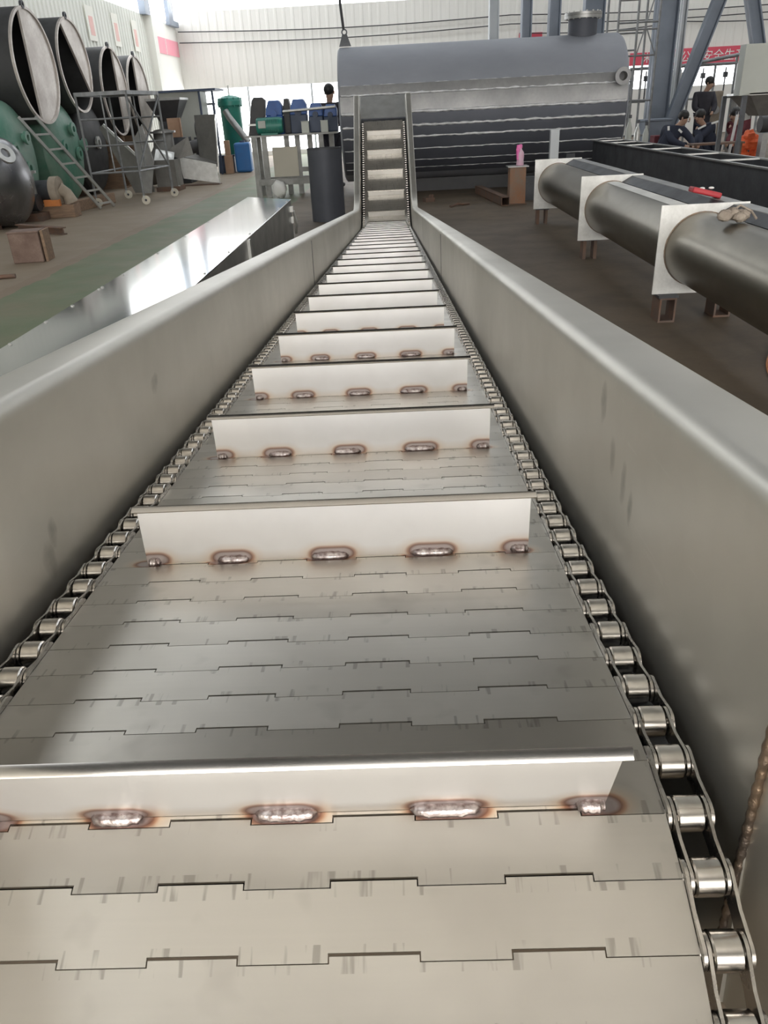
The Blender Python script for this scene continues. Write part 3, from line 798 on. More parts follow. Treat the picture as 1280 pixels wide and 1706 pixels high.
for x in (-.2, 2.9):
    MB().prism([(x, TYC-.85, 0), (x, TYC+.85, 0), (x, TYC+.75, .75), (x, TYC+.3, .24), (x, TYC-.3, .24), (x, TYC-.75, .75)], (.14, 0, 0)).build('saddle', 'dark_steel', tk, 0)
tag(MB().box((2.435, 13.0, .47), (.13, .10, .94)).box((2.435, 13.0, .945), (.15, .13, .012)).build('channel_post', 'column_light', None, 0), 'pale grey upright steel post in front of the dark tank', 'post')
hs = thing('hoist_strap', 'dark lifting strap hanging down to the tank lug', 'strap', (-.77, 14.95, 2.47))
MB().tube([(-.77, 14.98, 2.54), (-.80, 14.98, 2.9), (-.86, 14.98, 5.0), (-.9, 14.98, 8.55)], .022).build('strap', 'cable_black', hs)
MB().ring((-.76, 14.965, 2.50), (-.76, 14.995, 2.50), .05, .03, 16).build('shackle', 'dark_steel', hs)

# ------------------------------------------------------------------ things on the floor before the tank
st = thing('steel_stub_post', 'short rusty steel stub post with a cap plate before the tank', 'post', (1.79, 12.35, 0))
MB().box((1.79, 12.35, .255), (.235, .22, .50)).build('post', 'rust_post', st, 0, .006)
MB().box((1.79, 12.35, .512), (.30, .28, .014)).build('cap_plate', 'steel_grey', st, 0)
MB().box((1.79, 12.35, .006), (.27, .26, .012)).build('foot_plate', 'rusty_dark', st, 0)
bt = thing('drink_bottle', 'pink plastic drink bottle standing on the rusty post', 'bottle', (1.83, 12.35, .519))
MB().lathe((1.83, 12.35, .519), (0, 0, 1), [(.001, 0), (.052, .002), (.055, .02), (.05, .07), (.055, .12), (.053, .17), (.022, .215), (.022, .23)], 20).build('body', 'clear_plastic', bt)
MB().lathe((1.83, 12.35, .749), (0, 0, 1), [(.001, 0), (.026, 0), (.028, .035), (.02, .05), (.001, .052)], 16).build('cap', 'pink_plastic', bt)
MB().box((1.795, 12.33, .66), (.04, .05, .13)).box((1.80, 12.33, .76), (.05, .05, .07)).build('handle_wrap', 'pink_plastic', bt, 0, .008)
o = thing('square_tube', 'rusty square tube lying on the floor by the stub post', 'steel tube', (1.5, 13.1, 0))
d = Vector((1.60-1.40, 12.1-14.1, 0)).normalized(); a_ = math.atan2(d.y, d.x)
for off, dm in (((0, .06-.005), (2.0, .12, .01)), ((0, -.055), (2.0, .12, .01)), ((.055, 0), (2.0, .01, .12)), ((-.055, 0), (2.0, .01, .12))):
    nx = Vector((-d.y, d.x, 0)); c = Vector((1.50, 13.1, .062))+nx*off[0]+Vector((0, 0, off[1]))
    MB().box(c, dm, (0, 0, a_)).build('tube_wall', 'rusty_dark', o, 0)
tag(MB().box((2.05, 12.75, .16), (.16, .14, .32)).box((2.05, 12.75, .325), (.20, .18, .012)).build('dark_block', 'dark_steel', None, 0), 'dark steel block standing behind the rusty stub post', 'support block')
tag(MB().tube([(.80, 12.25, .015), (.92, 12.40, .03), (1.0, 12.42, .02), (1.10, 12.52, .018)], .018).build('scrap_offcut', 'rusty_dark'), 'small rusty offcut lying on the floor near the incline', 'scrap')
tag(MB().box((.52, 13.2, .03), (.16, .12, .06), (0, 0, .4)).box((.56, 13.24, .075), (.06, .05, .05), (0, 0, .9)).build('scrap_lump', 'rusty_dark', None, 0), 'small dark scrap lump on the floor by the incline foot', 'scrap')
dr = thing('steel_drum', 'tall dark steel pipe section standing upright beside the incline', 'pipe section', (-.95, 11.45, 0))
MB().lathe((-.95, 11.45, .002), (0, 0, 1), [(.222, 0), (.23, 0), (.23, .92), (.222, .92), (.222, 0)], 40).build('shell', 'tank_steel', dr)
MB().lathe((-.95, 11.45, .905), (0, 0, 1), [(.215, 0), (.231, 0), (.231, .016), (.215, .016), (.215, 0)], 40).build('rim', 'dark_steel', dr)
pts = [(2.32-.6*t+.035*math.sin(9*t), 4.95-1.7*t, .006) for t in [i/24 for i in range(25)]]
tag(MB().tube(pts, .0045, 6).build('orange_cable', 'cable_orange'), 'thin orange cable lying across the floor beside the conveyor', 'cable')

# ------------------------------------------------------------------ left aisle: crate, rods
cr = thing('rusty_crate', 'small brown rusty steel crate alone on the floor by the walkway', 'crate', (-4.15, 9.1, 0))
MB().box((-4.17, 9.05, .16), (.33, .28, .32), (0, 0, R(8))).build('body', 'crate_brown', cr, 0, .012)
MB().box((-4.17, 9.05, .327), (.345, .29, .014), (0, 0, R(8))).build('rim', 'crate_brown', cr, 0)
MB().box((-3.985, 9.11, .165), (.03, .27, .33), (0, 0, R(8))).build('end_board', 'timber', cr, 0)
tag(MB().cyl((-4.4, 7.9, .022), (-3.9, 8.0, .022), .022, n=12).build('steel_rod', 'rusty_dark'), 'short dark steel rod lying on the floor before the crate', 'rod')
rl = MB(); 
for z, wd in ((.008, .10), (.092, .10)): rl.box((-5.12, 11.6, z), (1.15, wd, .016), (0, 0, R(-36)))
rl.box((-5.12, 11.6, .05), (1.15, .014, .07), (0, 0, R(-36)))
tag(rl.build('steel_joist', 'rusty_dark', None, 0), 'dark rusty steel joist lying below the dished vessel', 'steel beam')

# ------------------------------------------------------------------ stacked vessels on the left
def drum_tank(name, label, x_end, y, z, r, mat, L=1.15, depth=.22, cat='tank', group=None):
    o = thing(name, label, cat, (x_end-L/2, y, 0), group)
    MB().lathe((x_end-L, y, z), (1, 0, 0), [(1e-4, 0), (r, 0), (r, L-depth)], 48).build('shell', mat, o, 40)
    prof = [(r*math.cos(a), L-depth+depth*math.sin(a)) for a in [math.pi/2*i/10 for i in range(11)]]; prof[-1] = (1e-4, L)
    MB().lathe((x_end-L, y, z), (1, 0, 0), prof, 48).build('dished_head', mat, o, 40)
    for yy in (y-.42*r, y+.42*r): MB().box((x_end-L*.55, yy, (z-r*.88)/2), (.5, .12, z-r*.88)).build('saddle_block', 'rusty_dark', o, 0)
    return o
def nozzle(o, x, y, z, r, L, mat, d=(1, 0, 0)):
    d = Vector(d).normalized(); p = Vector((x, y, z))
    n = MB().ring(p, p+d*L, r, r*.72, 20).build('nozzle', mat, o)
    MB().ring(p+d*(L-.02), p+d*(L+.02), r*1.5, r*.7, 24).build('nozzle_flange', mat, n)
g1 = drum_tank('green_tank', 'green painted vessel lying behind the dark dished vessel', -6.15, 13.95, .90, .87, 'green_paint')
for dy, dz in ((.15, .3), (.0, -.15), (-.35, .15)): nozzle(g1, -6.22, 14.0+dy, .9+dz, .07, .12, 'green_paint')
g2 = drum_tank('green_tank', 'green painted vessel behind the leaning ladder and rolling scaffold', -6.15, 16.2, .90, .87, 'green_paint')
for dy, dz in ((.1, .38), (.2, -.05), (-.45, .1), (.55, .1)): nozzle(g2, -6.24, 16.2+dy, .9+dz, .08, .13, 'green_paint')
g3 = drum_tank('dark_tank', 'dark grey vessel lying behind the rolling scaffold', -6.25, 18.0, .90, .87, 'shell_dark')
nozzle(g3, -6.33, 17.85, 1.0, .08, .12, 'aluminium')
dv = drum_tank('dished_vessel', 'dark polished dished vessel end with a flanged nozzle at the picture edge', -5.52, 12.45, .64, .62, 'vessel_steel', 1.3, .34)
nozzle(dv, -5.72, 12.25, .98, .10, .10, 'aluminium', (.75, -.35, .5))
def cut_shell(name, label, x_end, y, z, r, ang, cut, L=.95, tilt=0.):
    """open drum shell whose mouth is partly closed by a segment plate; ang: where the plate's middle points"""
    o = thing(name, label, 'vessel shell', (x_end-L/2, y, z-r), 'open drum shells stacked on the vessels')
    MB().lathe((x_end-L, y, z), (1, 0, 0), [(1e-4, 0), (r, 0), (r, L), (r-.02, L), (r-.02, .03), (1e-4, .03)], 56).build('shell', 'shell_dark', o, 40)
    MB().lathe((x_end-.03, y, z), (1, 0, 0), [(r-.035, 0), (r+.006, 0), (r+.006, .04), (r-.035, .04), (r-.035, 0)], 56).build('rim', 'head_plate', o, 40)
    h = math.acos(cut); q = 40; pts = []
    for i in range(q+1):
        a = ang-h+2*h*i/q; pts.append((x_end-.035, y+(r-.025)*math.cos(a), z+(r-.025)*math.sin(a)))
    MB().prism(pts, (.02, 0, 0)).build('segment_plate', 'head_plate', o, 0)
    a0, a1 = pts[0], pts[-1]
    pl = MB().bar(Vector(a0)+Vector((.03, 0, 0)), Vector(a1)+Vector((.03, 0, 0)), .03, .03).build('stiffener_bar', 'head_plate', o, 0)
    t_ = Vector((x_end+.0, y, z+r)); MB().ring(t_+Vector((-.02, -.05, .02)), t_+Vector((.02, -.05, .02)), .06, .03, 14).build('lifting_eye', 'dark_steel', o)
    return o
cut_shell('drum_shell', 'large open drum shell with a pale upright plate, on the green vessels', -6.05, 15.08, 2.26, .87, R(0), -.28)
cut_shell('drum_shell', 'open drum shell with a slanted pale plate behind the first shell', -6.1, 17.1, 2.36, .80, R(40), .22)
cut_shell('drum_shell', 'dark open drum shell with a pale side plate above the rolling scaffold', -6.15, 19.45, 1.96, .87, R(0), .25)
cut_shell('drum_shell', 'farthest dark drum shell with a grey plate below the paper posters', -6.15, 21.25, 1.9, .86, R(0), -.1)
for y, z in ((19.2, 1.105), (19.7, 1.105), (21.0, 1.06), (21.5, 1.06)):
    tag(MB().box((-6.6, y, z/2), (.7, .10, z)).box((-6.6, y, .02), (.8, .2, .04)).build('timber_prop', 'timber', None, 0), 'dark timber prop under the %s' % {19.2: 'near side of the scaffold-side drum shell', 19.7: 'far side of the scaffold-side drum shell', 21.0: 'near side of the farthest drum shell', 21.5: 'far side of the farthest drum shell'}[y], 'prop', 'timber props under the drum shells')

# ladder leaning on the green vessels
ld = thing('aluminium_ladder', 'light aluminium ladder leaning against the green vessels', 'ladder', (-5.35, 14.4, 0))
A, B = Vector((-5.86, 13.45, 1.50)), Vector((-5.25, 14.55, .02))
A2, B2 = A+Vector((.12, .36, 0)), B+Vector((.12, .36, 0))
for a, b in ((A, B), (A2, B2)): MB().bar(a, b, .028, .05).build('stile', 'aluminium', ld, 0)
for i in range(7):
    t_ = .02+.93*i/6; MB().bar(A.lerp(B, t_), A2.lerp(B2, t_), .03, .03).build('rung', 'aluminium', ld, 0)
# blower motor on timber
bm_ = thing('blower_motor', 'dusty tan blower motor on a timber skid beside the ladder foot', 'motor', (-5.75, 13.55, 0))
MB().box((-5.62, 13.62, .10), (.62, .30, .20)).build('timber_skid', 'timber', bm_, 0, .01)
MB().cyl((-5.95, 13.55, .42), (-5.62, 13.55, .42), .16, n=22).build('motor_body', 'dark_steel', bm_)
MB().cyl((-5.62, 13.55, .42), (-5.50, 13.55, .42), .21, n=26).build('fan_housing', 'dusty_tan', bm_)
MB().tube([(-5.52, 13.55, .45), (-5.42, 13.6, .36), (-5.38, 13.62, .22)], [.10, .09, .11], 14).build('outlet', 'dusty_tan', bm_)
MB().box((-5.62, 13.42, .24), (.26, .06, .10)).build('orange_bracket', 'orange_paint', bm_, 0)
pv = thing('pump_set', 'dark dusty pump set between the dished vessel and the blower', 'pump', (-5.73, 13.25, 0))
MB().box((-5.90, 13.25, .06), (.4, .3, .12)).build('base', 'rusty_dark', pv, 0)
MB().cyl((-6.03, 13.25, .27), (-5.76, 13.25, .27), .13, n=18).build('casing', 'dark_steel', pv)
MB().cyl((-5.83, 13.30, .25), (-5.83, 13.30, .72), .05, .045, 14).build('discharge_pipe', 'steel_grey', pv)
MB().cyl((-5.83, 13.30, .70), (-5.83, 13.30, .74), .10, n=18).build('discharge_flange', 'steel_grey', pv)
tag(MB().box((-5.55, 14.95, .09), (.16, 1.6, .18), (0, 0, R(-8))).build('timber_beam', 'timber', None, 0, .01), 'long brown timber beam on the floor under the scaffold', 'beam')

# ------------------------------------------------------------------ rolling scaffold
sf = thing('rolling_scaffold', 'grey tubular rolling scaffold tower on small cream castors', 'scaffold', (-5.0, 15.7, 0))
corners = [(-5.47, 15.0), (-4.60, 15.05), (-5.36, 16.45), (-4.42, 16.40)]
ZT = 1.80
for (x, y) in corners:
    MB().cyl((x, y, .13), (x, y, ZT), .022, n=10).build('post', 'scaffold_grey', sf)
    cs = MB().box((x, y, .125), (.03, .05, .06)).build('castor', 'aluminium', sf, 0)
    MB().cyl((x+.03, y-.016, .075), (x+.03, y+.016, .075), .075, n=22).build('wheel', 'wheel_cream', cs)
    MB().cyl((x+.03, y-.02, .075), (x+.03, y+.02, .075), .022, n=12).build('hub', 'dark_steel', cs)
P4 = [Vector((x, y, 0)) for x, y in corners]
def rail(a, b, z, z2=None): MB().cyl(P4[a]+Vector((0, 0, z)), P4[b]+Vector((0, 0, z if z2 is None else z2)), .017, n=8).build('rail', 'scaffold_grey', sf)
for a, b in ((0, 1), (2, 3), (0, 2), (1, 3)): rail(a, b, .56)
for a, b in ((0, 1), (2, 3)): rail(a, b, 1.0); rail(a, b, 1.42)
rail(1, 3, .58, 1.75); rail(1, 3, 1.75, .58)
m0, m1 = (P4[0]+P4[1])/2, (P4[2]+P4[3])/2
for m_ in (m0, m1): MB().cyl(m_+Vector((0, 0, .56)), m_+Vector((0, 0, ZT)), .015, n=8).build('rail', 'scaffold_grey', sf)
dk = MB(); vs = [P4[0], P4[1], P4[3], P4[2]]
dk.prism([v+Vector((0, 0, ZT)) for v in vs], (0, 0, .035)).build('deck', 'scaffold_grey', sf, 0)
for a, b in ((0, 1), (1, 3), (3, 2), (2, 0)): MB().bar(P4[a]+Vector((0, 0, ZT+.01)), P4[b]+Vector((0, 0, ZT+.01)), .05, .06).build('deck_edge', 'scaffold_grey', sf, 0)

# ------------------------------------------------------------------ hoppers and chutes beyond the scaffold
cb = thing('grey_booth', 'pale grey sheet booth with a dark blue top frame behind the hoppers', 'booth', (-5.3, 22.4, 0))
MB().box((-5.55, 22.85, 1.0), (1.15, .9, 1.96)).build('body', 'cabinet_grey', cb, 0, .01)
MB().box((-5.35, 22.8, 1.99), (1.7, 1.15, .05)).build('top_frame', 'dark_blue', cb, 0)
for x in (-4.94, -4.6): MB().box((x, 22.3, .98), (.05, .05, 1.96)).build('post', 'dark_blue', cb, 0)
hp = thing('black_hopper', 'black tapered hopper standing behind the scaffold', 'hopper', (-5.45, 21.0, 0))
def frustum(c, z0, z1, a, b):
    (x, y) = c; vs = []
    for (hx, hy), z in ((a, z0), (b, z1)): vs += [(x-hx, y-hy, z), (x+hx, y-hy, z), (x+hx, y+hy, z), (x-hx, y+hy, z)]
    return MB().add(vs, [[0, 1, 2, 3], [4, 5, 6, 7], [0, 1, 5, 4], [1, 2, 6, 5], [2, 3, 7, 6], [3, 0, 4, 7]])
frustum((-5.45, 21.0), 1.32, 1.76, (.20, .2), (.40, .4)).build('cone', 'hopper_black', hp, 0)
MB().box((-5.45, 21.0, 1.79), (.84, .84, .05)).build('rim', 'steel_grey', hp, 0)
MB().box((-5.45, 21.0, .66), (.4, .4, 1.32)).build('body', 'dark_steel', hp, 0)
cx_ = thing('carton', 'open brown cardboard carton on the grey machine stand', 'carton', (-5.09, 19.95, .98))
MB().box((-5.09, 19.95, 1.185), (.30, .30, .40), (0, 0, .2)).build('body', 'cardboard', cx_, 0, .004)
MB().box((-4.93, 19.80, 1.185), (.012, .2, .40), (0, 0, .3)).build('flap', 'cardboard', cx_, 0)
ms = thing('machine_stand', 'dark machine stand with motors behind the steel hoppers', 'machine', (-5.0, 20.0, 0))
MB().box((-5.1, 20.0, .49), (.55, .6, .98)).build('stand', 'dark_steel', ms, 0, .01)
MB().cyl((-4.82, 19.9, .75), (-4.5, 19.95, .8), .14, n=18).build('motor', 'black_guard', ms)
MB().cyl((-4.70, 20.4, 1.12), (-4.45, 20.4, 1.12), .17, n=18).build('motor', 'black_guard', ms)
MB().box((-4.6, 20.4, .48), (.3, .3, .95)).build('motor_post', 'dark_steel', ms, 0)
# tall tilted chute with pale flared mouth
c1 = thing('steel_chute', 'tall stainless chute with a pale flared edge standing on end', 'chute', (-4.3, 19.0, 0))
MB().prism([(-4.52, 19.5, .55), (-4.50, 19.5, 1.42), (-3.98, 19.3, 1.42), (-4.06, 19.2, .35), (-4.45, 19.3, .45)], (0, .03, 0)).build('back_sheet', 'sheet_dull', c1, 0)
MB().prism([(-3.98, 19.3, 1.42), (-3.93, 18.9, 1.30), (-4.00, 18.9, .02), (-4.06, 19.2, .10)], (.02, 0, 0)).build('side_sheet', 'aluminium', c1, 0)
MB().prism([(-4.86, 18.9, .62), (-4.02, 18.9, .42), (-4.0, 18.9, .03), (-4.80, 18.9, .16)], (0, .02, 0)).build('front_sheet', 'ground_plate', c1, 0)
MB().prism([(-4.84, 18.92, .62), (-4.03, 18.92, .42), (-4.07, 19.3, .45), (-4.55, 19.5, .6)], (0, 0, .012)).build('shelf_sheet', 'sheet_dull', c1, 0)
MB().box((-4.4, 19.0, .01), (.8, .3, .02)).build('skid', 'rusty_dark', c1, 0)
c2 = thing('steel_hopper', 'open stainless hopper box with raised side sheet on the floor', 'hopper', (-4.85, 17.9, 0))
MB().box((-4.86, 17.72, .35), (.42, .02, .52)).build('front_sheet', 'sheet_dull', c2, 0)
for x in (-5.07, -4.65): MB().box((x, 17.95, .35), (.02, .5, .52)).build('side_sheet', 'sheet_dull', c2, 0)
MB().prism([(-5.07, 17.72, .61), (-4.65, 17.72, .61), (-4.65, 17.86, .74), (-5.03, 17.86, .82)], (0, .012, 0)).build('flared_lip', 'aluminium', c2, 0)
MB().prism([(-4.66, 18.2, .60), (-4.36, 18.3, .66), (-4.42, 18.3, 1.02), (-4.95, 18.2, .74)], (0, .02, 0)).build('raised_sheet', 'sheet_dull', c2, 0)
MB().box((-4.86, 17.74, .095), (.5, .05, .025)).build('white_foot_bar', 'aluminium', c2, 0)
MB().box((-4.86, 17.95, .045), (.5, .5, .09)).build('skid', 'rusty_dark', c2, 0)
c3 = thing('curved_duct', 'grey steel duct elbow tipped on its side behind the scaffold', 'duct', (-5.45, 18.9, 0))
MB().tube([(-5.77, 18.95, .32), (-5.50, 18.85, .34), (-5.27, 18.85, .5), (-5.13, 18.95, .78), (-5.15, 19.05, 1.12)], [.30, .29, .27, .25, .22], 18).build('elbow', 'sheet_dull', c3, 60)
MB().ring((-5.15, 19.05, 1.10), (-5.15, 19.05, 1.14), .28, .18, 22).build('collar', 'steel_grey', c3)
c4 = thing('tilted_sheet', 'tilted dark steel trough sheet leaning inside the scaffold', 'sheet', (-5.6, 17.4, 0))
MB().prism([(-5.95, 17.3, 1.28), (-5.85, 17.3, 1.34), (-5.12, 17.3, .55), (-5.05, 17.3, .03), (-5.45, 17.3, .03)], (0, .05, 0)).build('sheet', 'sheet_dull', c4, 0)
MB().bar((-5.86, 17.3, 1.33), (-5.12, 17.3, .56), .03, .05).build('edge_fold', 'aluminium', c4, 0)
tag(MB().prism([(-5.25, 17.1, 1.02), (-5.02, 17.1, 1.30), (-4.90, 17.1, .62), (-5.05, 17.1, .03), (-5.2, 17.1, .03)], (0, .03, 0)).build('torn_sheet', 'steel_grey', None, 0), 'bent pale sheet offcut standing between scaffold and duct', 'sheet')

# green reactor with flanged lid, blue crate, dark base
gr = thing('green_reactor', 'green vertical reactor with a bolted lid beside the back window', 'reactor', (-4.5, 23.6, 0))
MB().lathe((-4.42, 23.6, .35), (0, 0, 1), [(1e-4, 0), (.18, .02), (.27, .15), (.28, 1.2), (.30, 1.28)], 30).build('vessel', 'green_machine', gr)
MB().cyl((-4.42, 23.6, 1.62), (-4.42, 23.6, 1.72), .335, n=30).build('flange', 'green_machine', gr)
MB().lathe((-4.42, 23.6, 1.72), (0, 0, 1), [(.335, 0), (.31, .07), (.18, .13), (1e-4, .15)], 28).build('lid', 'green_machine', gr)
for k in range(12):
    a = 2*math.pi*k/12; MB().cyl((-4.42+.31*math.cos(a), 23.6+.31*math.sin(a), 1.58), (-4.42+.31*math.cos(a), 23.6+.31*math.sin(a), 1.80), .018, n=8).build('bolt', 'green_machine', gr)
for k in range(3):
    a = 2*math.pi*k/3+.4; MB().cyl((-4.42+.22*math.cos(a), 23.6+.22*math.sin(a), 0), (-4.42+.22*math.cos(a), 23.6+.22*math.sin(a), .5), .03, n=8).build('leg', 'green_machine', gr)
MB().tube([(-4.5, 23.25, 1.5), (-4.42, 23.2, 1.35), (-4.15, 23.15, .98), (-3.95, 23.1, .72)], .085, 14).build('slant_pipe', 'steel_grey', gr)
MB().cyl((-4.42, 23.6, 1.85), (-4.42, 23.6, 2.1), .02, n=8).build('valve_stem', 'aluminium', gr)
MB().box((-4.85, 23.5, 1.35), (.06, .06, .7)).box((-4.95, 23.5, 1.68), (.3, .06, .05)).build('side_bracket', 'dark_steel', gr, 0)
bc = thing('blue_barrel', 'tall blue plastic barrel beside the green reactor', 'barrel', (-4.05, 22.68, 0))
MB().box((-4.05, 22.68, .37), (.42, .36, .72)).build('body', 'blue_plastic', bc, 0, .05)
MB().cyl((-4.05, 22.68, .73), (-4.05, 22.68, .78), .07, n=14).build('cap', 'dark_blue', bc)
tag(MB().box((-4.55, 22.9, .2), (.45, .35, .4)).box((-4.55, 22.9, .42), (.5, .4, .04)).build('dark_bin', 'dark_blue', None, 0, .02), 'low dark bin between chute and blue barrel', 'bin')
tag(MB().box((-4.42, 22.45, .62), (.14, .12, .36)).box((-4.42, 22.45, .22), (.2, .2, .44)).build('pale_carton', 'cardboard', None, 0, .01), 'narrow pale carton on a stand beside the blue barrel', 'carton')

# ------------------------------------------------------------------ heavy steel bench with gear motors
tb = thing('steel_bench', 'heavy steel frame bench carrying gear motors', 'bench', (-1.85, 15.4, 0))
MB().box((-1.84, 15.45, 1.015), (1.66, .62, .03)).build('top', 'bench_steel', tb, 0)
for x, y in ((-2.50, 15.2), (-2.32, 15.2), (-2.50, 15.7), (-1.30, 15.2), (-1.15, 15.7), (-1.98, 15.7), (-1.55, 15.7), (-1.78, 15.7)):
    MB().box((x, y, .50), (.09, .07, 1.0)).build('leg', 'bench_steel', tb, 0)
for y in (15.16, 15.7): MB().box((-1.83, y, .26), (1.3, .06, .10)).build('stretcher', 'bench_steel', tb, 0)
MB().box((-1.6, 15.7, .42), (.9, .06, .08)).build('stretcher', 'bench_steel', tb, 0)
tag(MB().box((-2.02, 15.62, .57), (.46, .012, .50)).build('beige_panel', 'beige_sheet', None, 0), 'plain beige sheet panel standing inside the steel bench', 'panel')
bpy.data.objects['beige_panel'].location.z = .312
wb_ = thing('white_bundle', 'crumpled black and white bag on the floor before the bench', 'bag', (-2.10, 15.0, 0))
MB().ell((-2.10, 15.0, .15), (.13, .09, .15), 14, 9, .3, None, 4).build('bag', 'white_bag', wb_, 70)
bg = thing('belt_guard', 'tall dark belt guard standing at the end of the bench', 'guard', (-2.48, 15.45, 1.03))
MB().prism([(-2.62, 15.4, 1.03), (-2.33, 15.4, 1.03), (-2.26, 15.4, 1.58), (-2.32, 15.4, 1.63), (-2.46, 15.4, 1.63), (-2.50, 15.4, 1.58)], (0, .16, 0)).build('casing', 'black_guard', bg, 0, .01)
MB().box((-2.52, 15.385, 1.20), (.16, .02, .03)).build('bright_strip', 'aluminium', bg, 0)
def gear_motor(label, x, y, s, mats, wx=1.):
    o = thing('gear_motor', label, 'gear motor', (x, y, 1.03), 'gear motors on the steel bench')
    MB().box((x, y+.05, 1.03+.15*s), (.30*s*wx, .24, .30*s)).build('gear_case', mats[1], o, 0, .015)
    MB().prism([(x+q*s*wx, y-.06, 1.03+h*s) for q, h in ((-.15, .30), (.15, .30), (.15, .45), (.10, .54), (-.08, .54), (-.13, .42))], (0, .24, 0)).build('gear_head', mats[0], o, 0, .012)
    MB().cyl((x, y-.10, 1.03+.33*s), (x, y-.06, 1.03+.33*s), .06*s, n=16).build('output_hub', mats[1], o)
    return o
gm = gear_motor('blue gear motor with a green motor in front, nearest the belt guard', -2.12, 15.42, 1.0, ('blue_machine', 'blue_machine'))
mt_ = MB().lathe((-2.42, 15.22, 1.175), (1, 0, 0), [(1e-4, 0), (.12, .0), (.135, .02), (.135, .40), (.115, .46), (1e-4, .47)], 24).build('motor', 'green_machine', gm)
for k in range(10): MB().box((-2.30+.03*k, 15.22, 1.175), (.006, .27, .20)).build('cooling_fin', 'green_machine', mt_, 0)
MB().box((-2.31, 15.09, 1.20), (.13, .05, .12)).build('terminal_box', 'cabinet_grey', gm, 0, .008)
MB().box((-2.20, 15.22, 1.045), (.30, .2, .03)).build('motor_foot', 'green_machine', gm, 0)
gear_motor('second blue gear motor on the bench beside a black one', -1.69, 15.46, 1.0, ('blue_machine', 'dark_blue'))
gear_motor('black gear motor between the two larger blue ones', -1.905, 15.54, 1.04, ('black_guard', 'black_guard'), .4)
gear_motor('small blue gear motor near the standing worker', -1.39, 15.52, .86, ('blue_machine', 'dark_blue'))
gear_motor('smallest blue gear motor at the tank end of the bench', -1.125, 15.52, .80, ('blue_machine', 'dark_blue'))
for x, lab in ((-1.56, 'grey terminal box standing on the bench beside a small gear motor'), (-1.22, 'grey terminal box at the tank end of the bench')):
    tag(MB().box((x, 15.2, 1.12), (.13, .10, .18)).box((x, 15.2, 1.215), (.14, .11, .012)).build('terminal_box', 'cabinet_grey', None, 0, .008), lab, 'box')
tag(MB().cyl((-1.95, 15.30, 1.385), (-1.02, 15.30, 1.42), .022, n=12).build('bright_shaft', 'aluminium'), 'long bright steel shaft lying across the gear motors', 'shaft')

# ------------------------------------------------------------------ paper posters, banners, cables
for i, (y0, y1, z0, z1, lab) in enumerate(((22.30, 22.90, 3.20, 3.95, 'narrow paper poster nearest the camera on the ribbed wall'), (24.30, 24.85, 3.20, 3.97, 'middle narrow paper poster on the ribbed wall'), (26.10, 26.60, 3.18, 3.96, 'narrow paper poster beside the boxed wall column'))):
    o = thing('paper_poster', lab, 'poster', (XL+.05, (y0+y1)/2, z0), 'paper posters on the ribbed wall')
    MB().box((XL+.045, (y0+y1)/2, (z0+z1)/2), (.01, y1-y0, z1-z0)).build('sheet', 'paper', o, 0)
    MB().box((XL+.052, (y0+y1)/2, (z0+z1)/2-.05), (.004, (y1-y0)*.5, (z1-z0)*.55)).build('red_print', 'paper_red', o, 0)
bn = thing('wall_banner', 'faded pink banner on the white end bay wall', 'banner', (XL+.02, 29.9, 3.28))
MB().box((XL+.02, 29.9, 3.52), (.02, 3.2, .46)).build('cloth', 'banner_pink', bn, 0)
MB().box((XL+.034, 29.8, 3.52), (.006, .04, .46)).build('joint', 'paper', bn, 0)
def banner(x0, x1, z0, z1, txt, size, label, tx):
    o = thing('red_banner', label, 'banner', ((x0+x1)/2, YB-.08, z0), 'red banners on the far wall')
    MB().box(((x0+x1)/2, YB-.07, (z0+z1)/2), (x1-x0, .02, z1-z0)).build('cloth', 'banner_red', o, 0)
    if txt:
        cu = bpy.data.curves.new('lettering', 'FONT'); cu.body = txt; cu.size = size; cu.extrude = .003; cu.align_x = 'LEFT'
        cu.materials.append(MATS['lettering_white'])
        tmp = bpy.data.objects.new('tmp_text', cu); COL.objects.link(tmp)
        me = bpy.data.meshes.new_from_object(tmp.evaluated_get(bpy.context.evaluated_depsgraph_get())); bpy.data.objects.remove(tmp)
        t_ = bpy.data.objects.new('lettering', me); COL.objects.link(t_); t_.parent = o
        t_.location = Vector((tx, YB-.09, z0+.10))-o.location; t_.rotation_euler = (math.pi/2, 0, 0)
    return o
banner(8.42, 9.15, 2.27, 2.66, '米', .34, 'short red banner left of the big steel column', 8.85)
banner(9.72, 12.4, 2.22, 2.72, '量公司安全生产', .38, 'long red banner with white characters below the cream wall', 9.80)
banner(4.5, 5.3, 2.95, 3.45, '', .3, 'plain red banner seen over the tank top', 4.6)
for z, z2, lab in ((4.05, 3.95, 'upper of the thin cables strung along the far wall'), (3.72, 3.75, 'lower of the thin cables strung along the far wall'), (3.45, 3.6, 'third thin cable strung along the far wall right of the column')):
    x0 = XL+.1 if z > 3.5 else 4.5
    pts = [(x0+(XR-.2-x0)*k/16, YB-.14, z+(z2-z)*k/16-.12*math.sin(math.pi*((k*2) % 16)/16)) for k in range(17)]
    tag(MB().tube(pts, .018, 6).build('wall_cable', 'cable_black'), lab, 'cable')

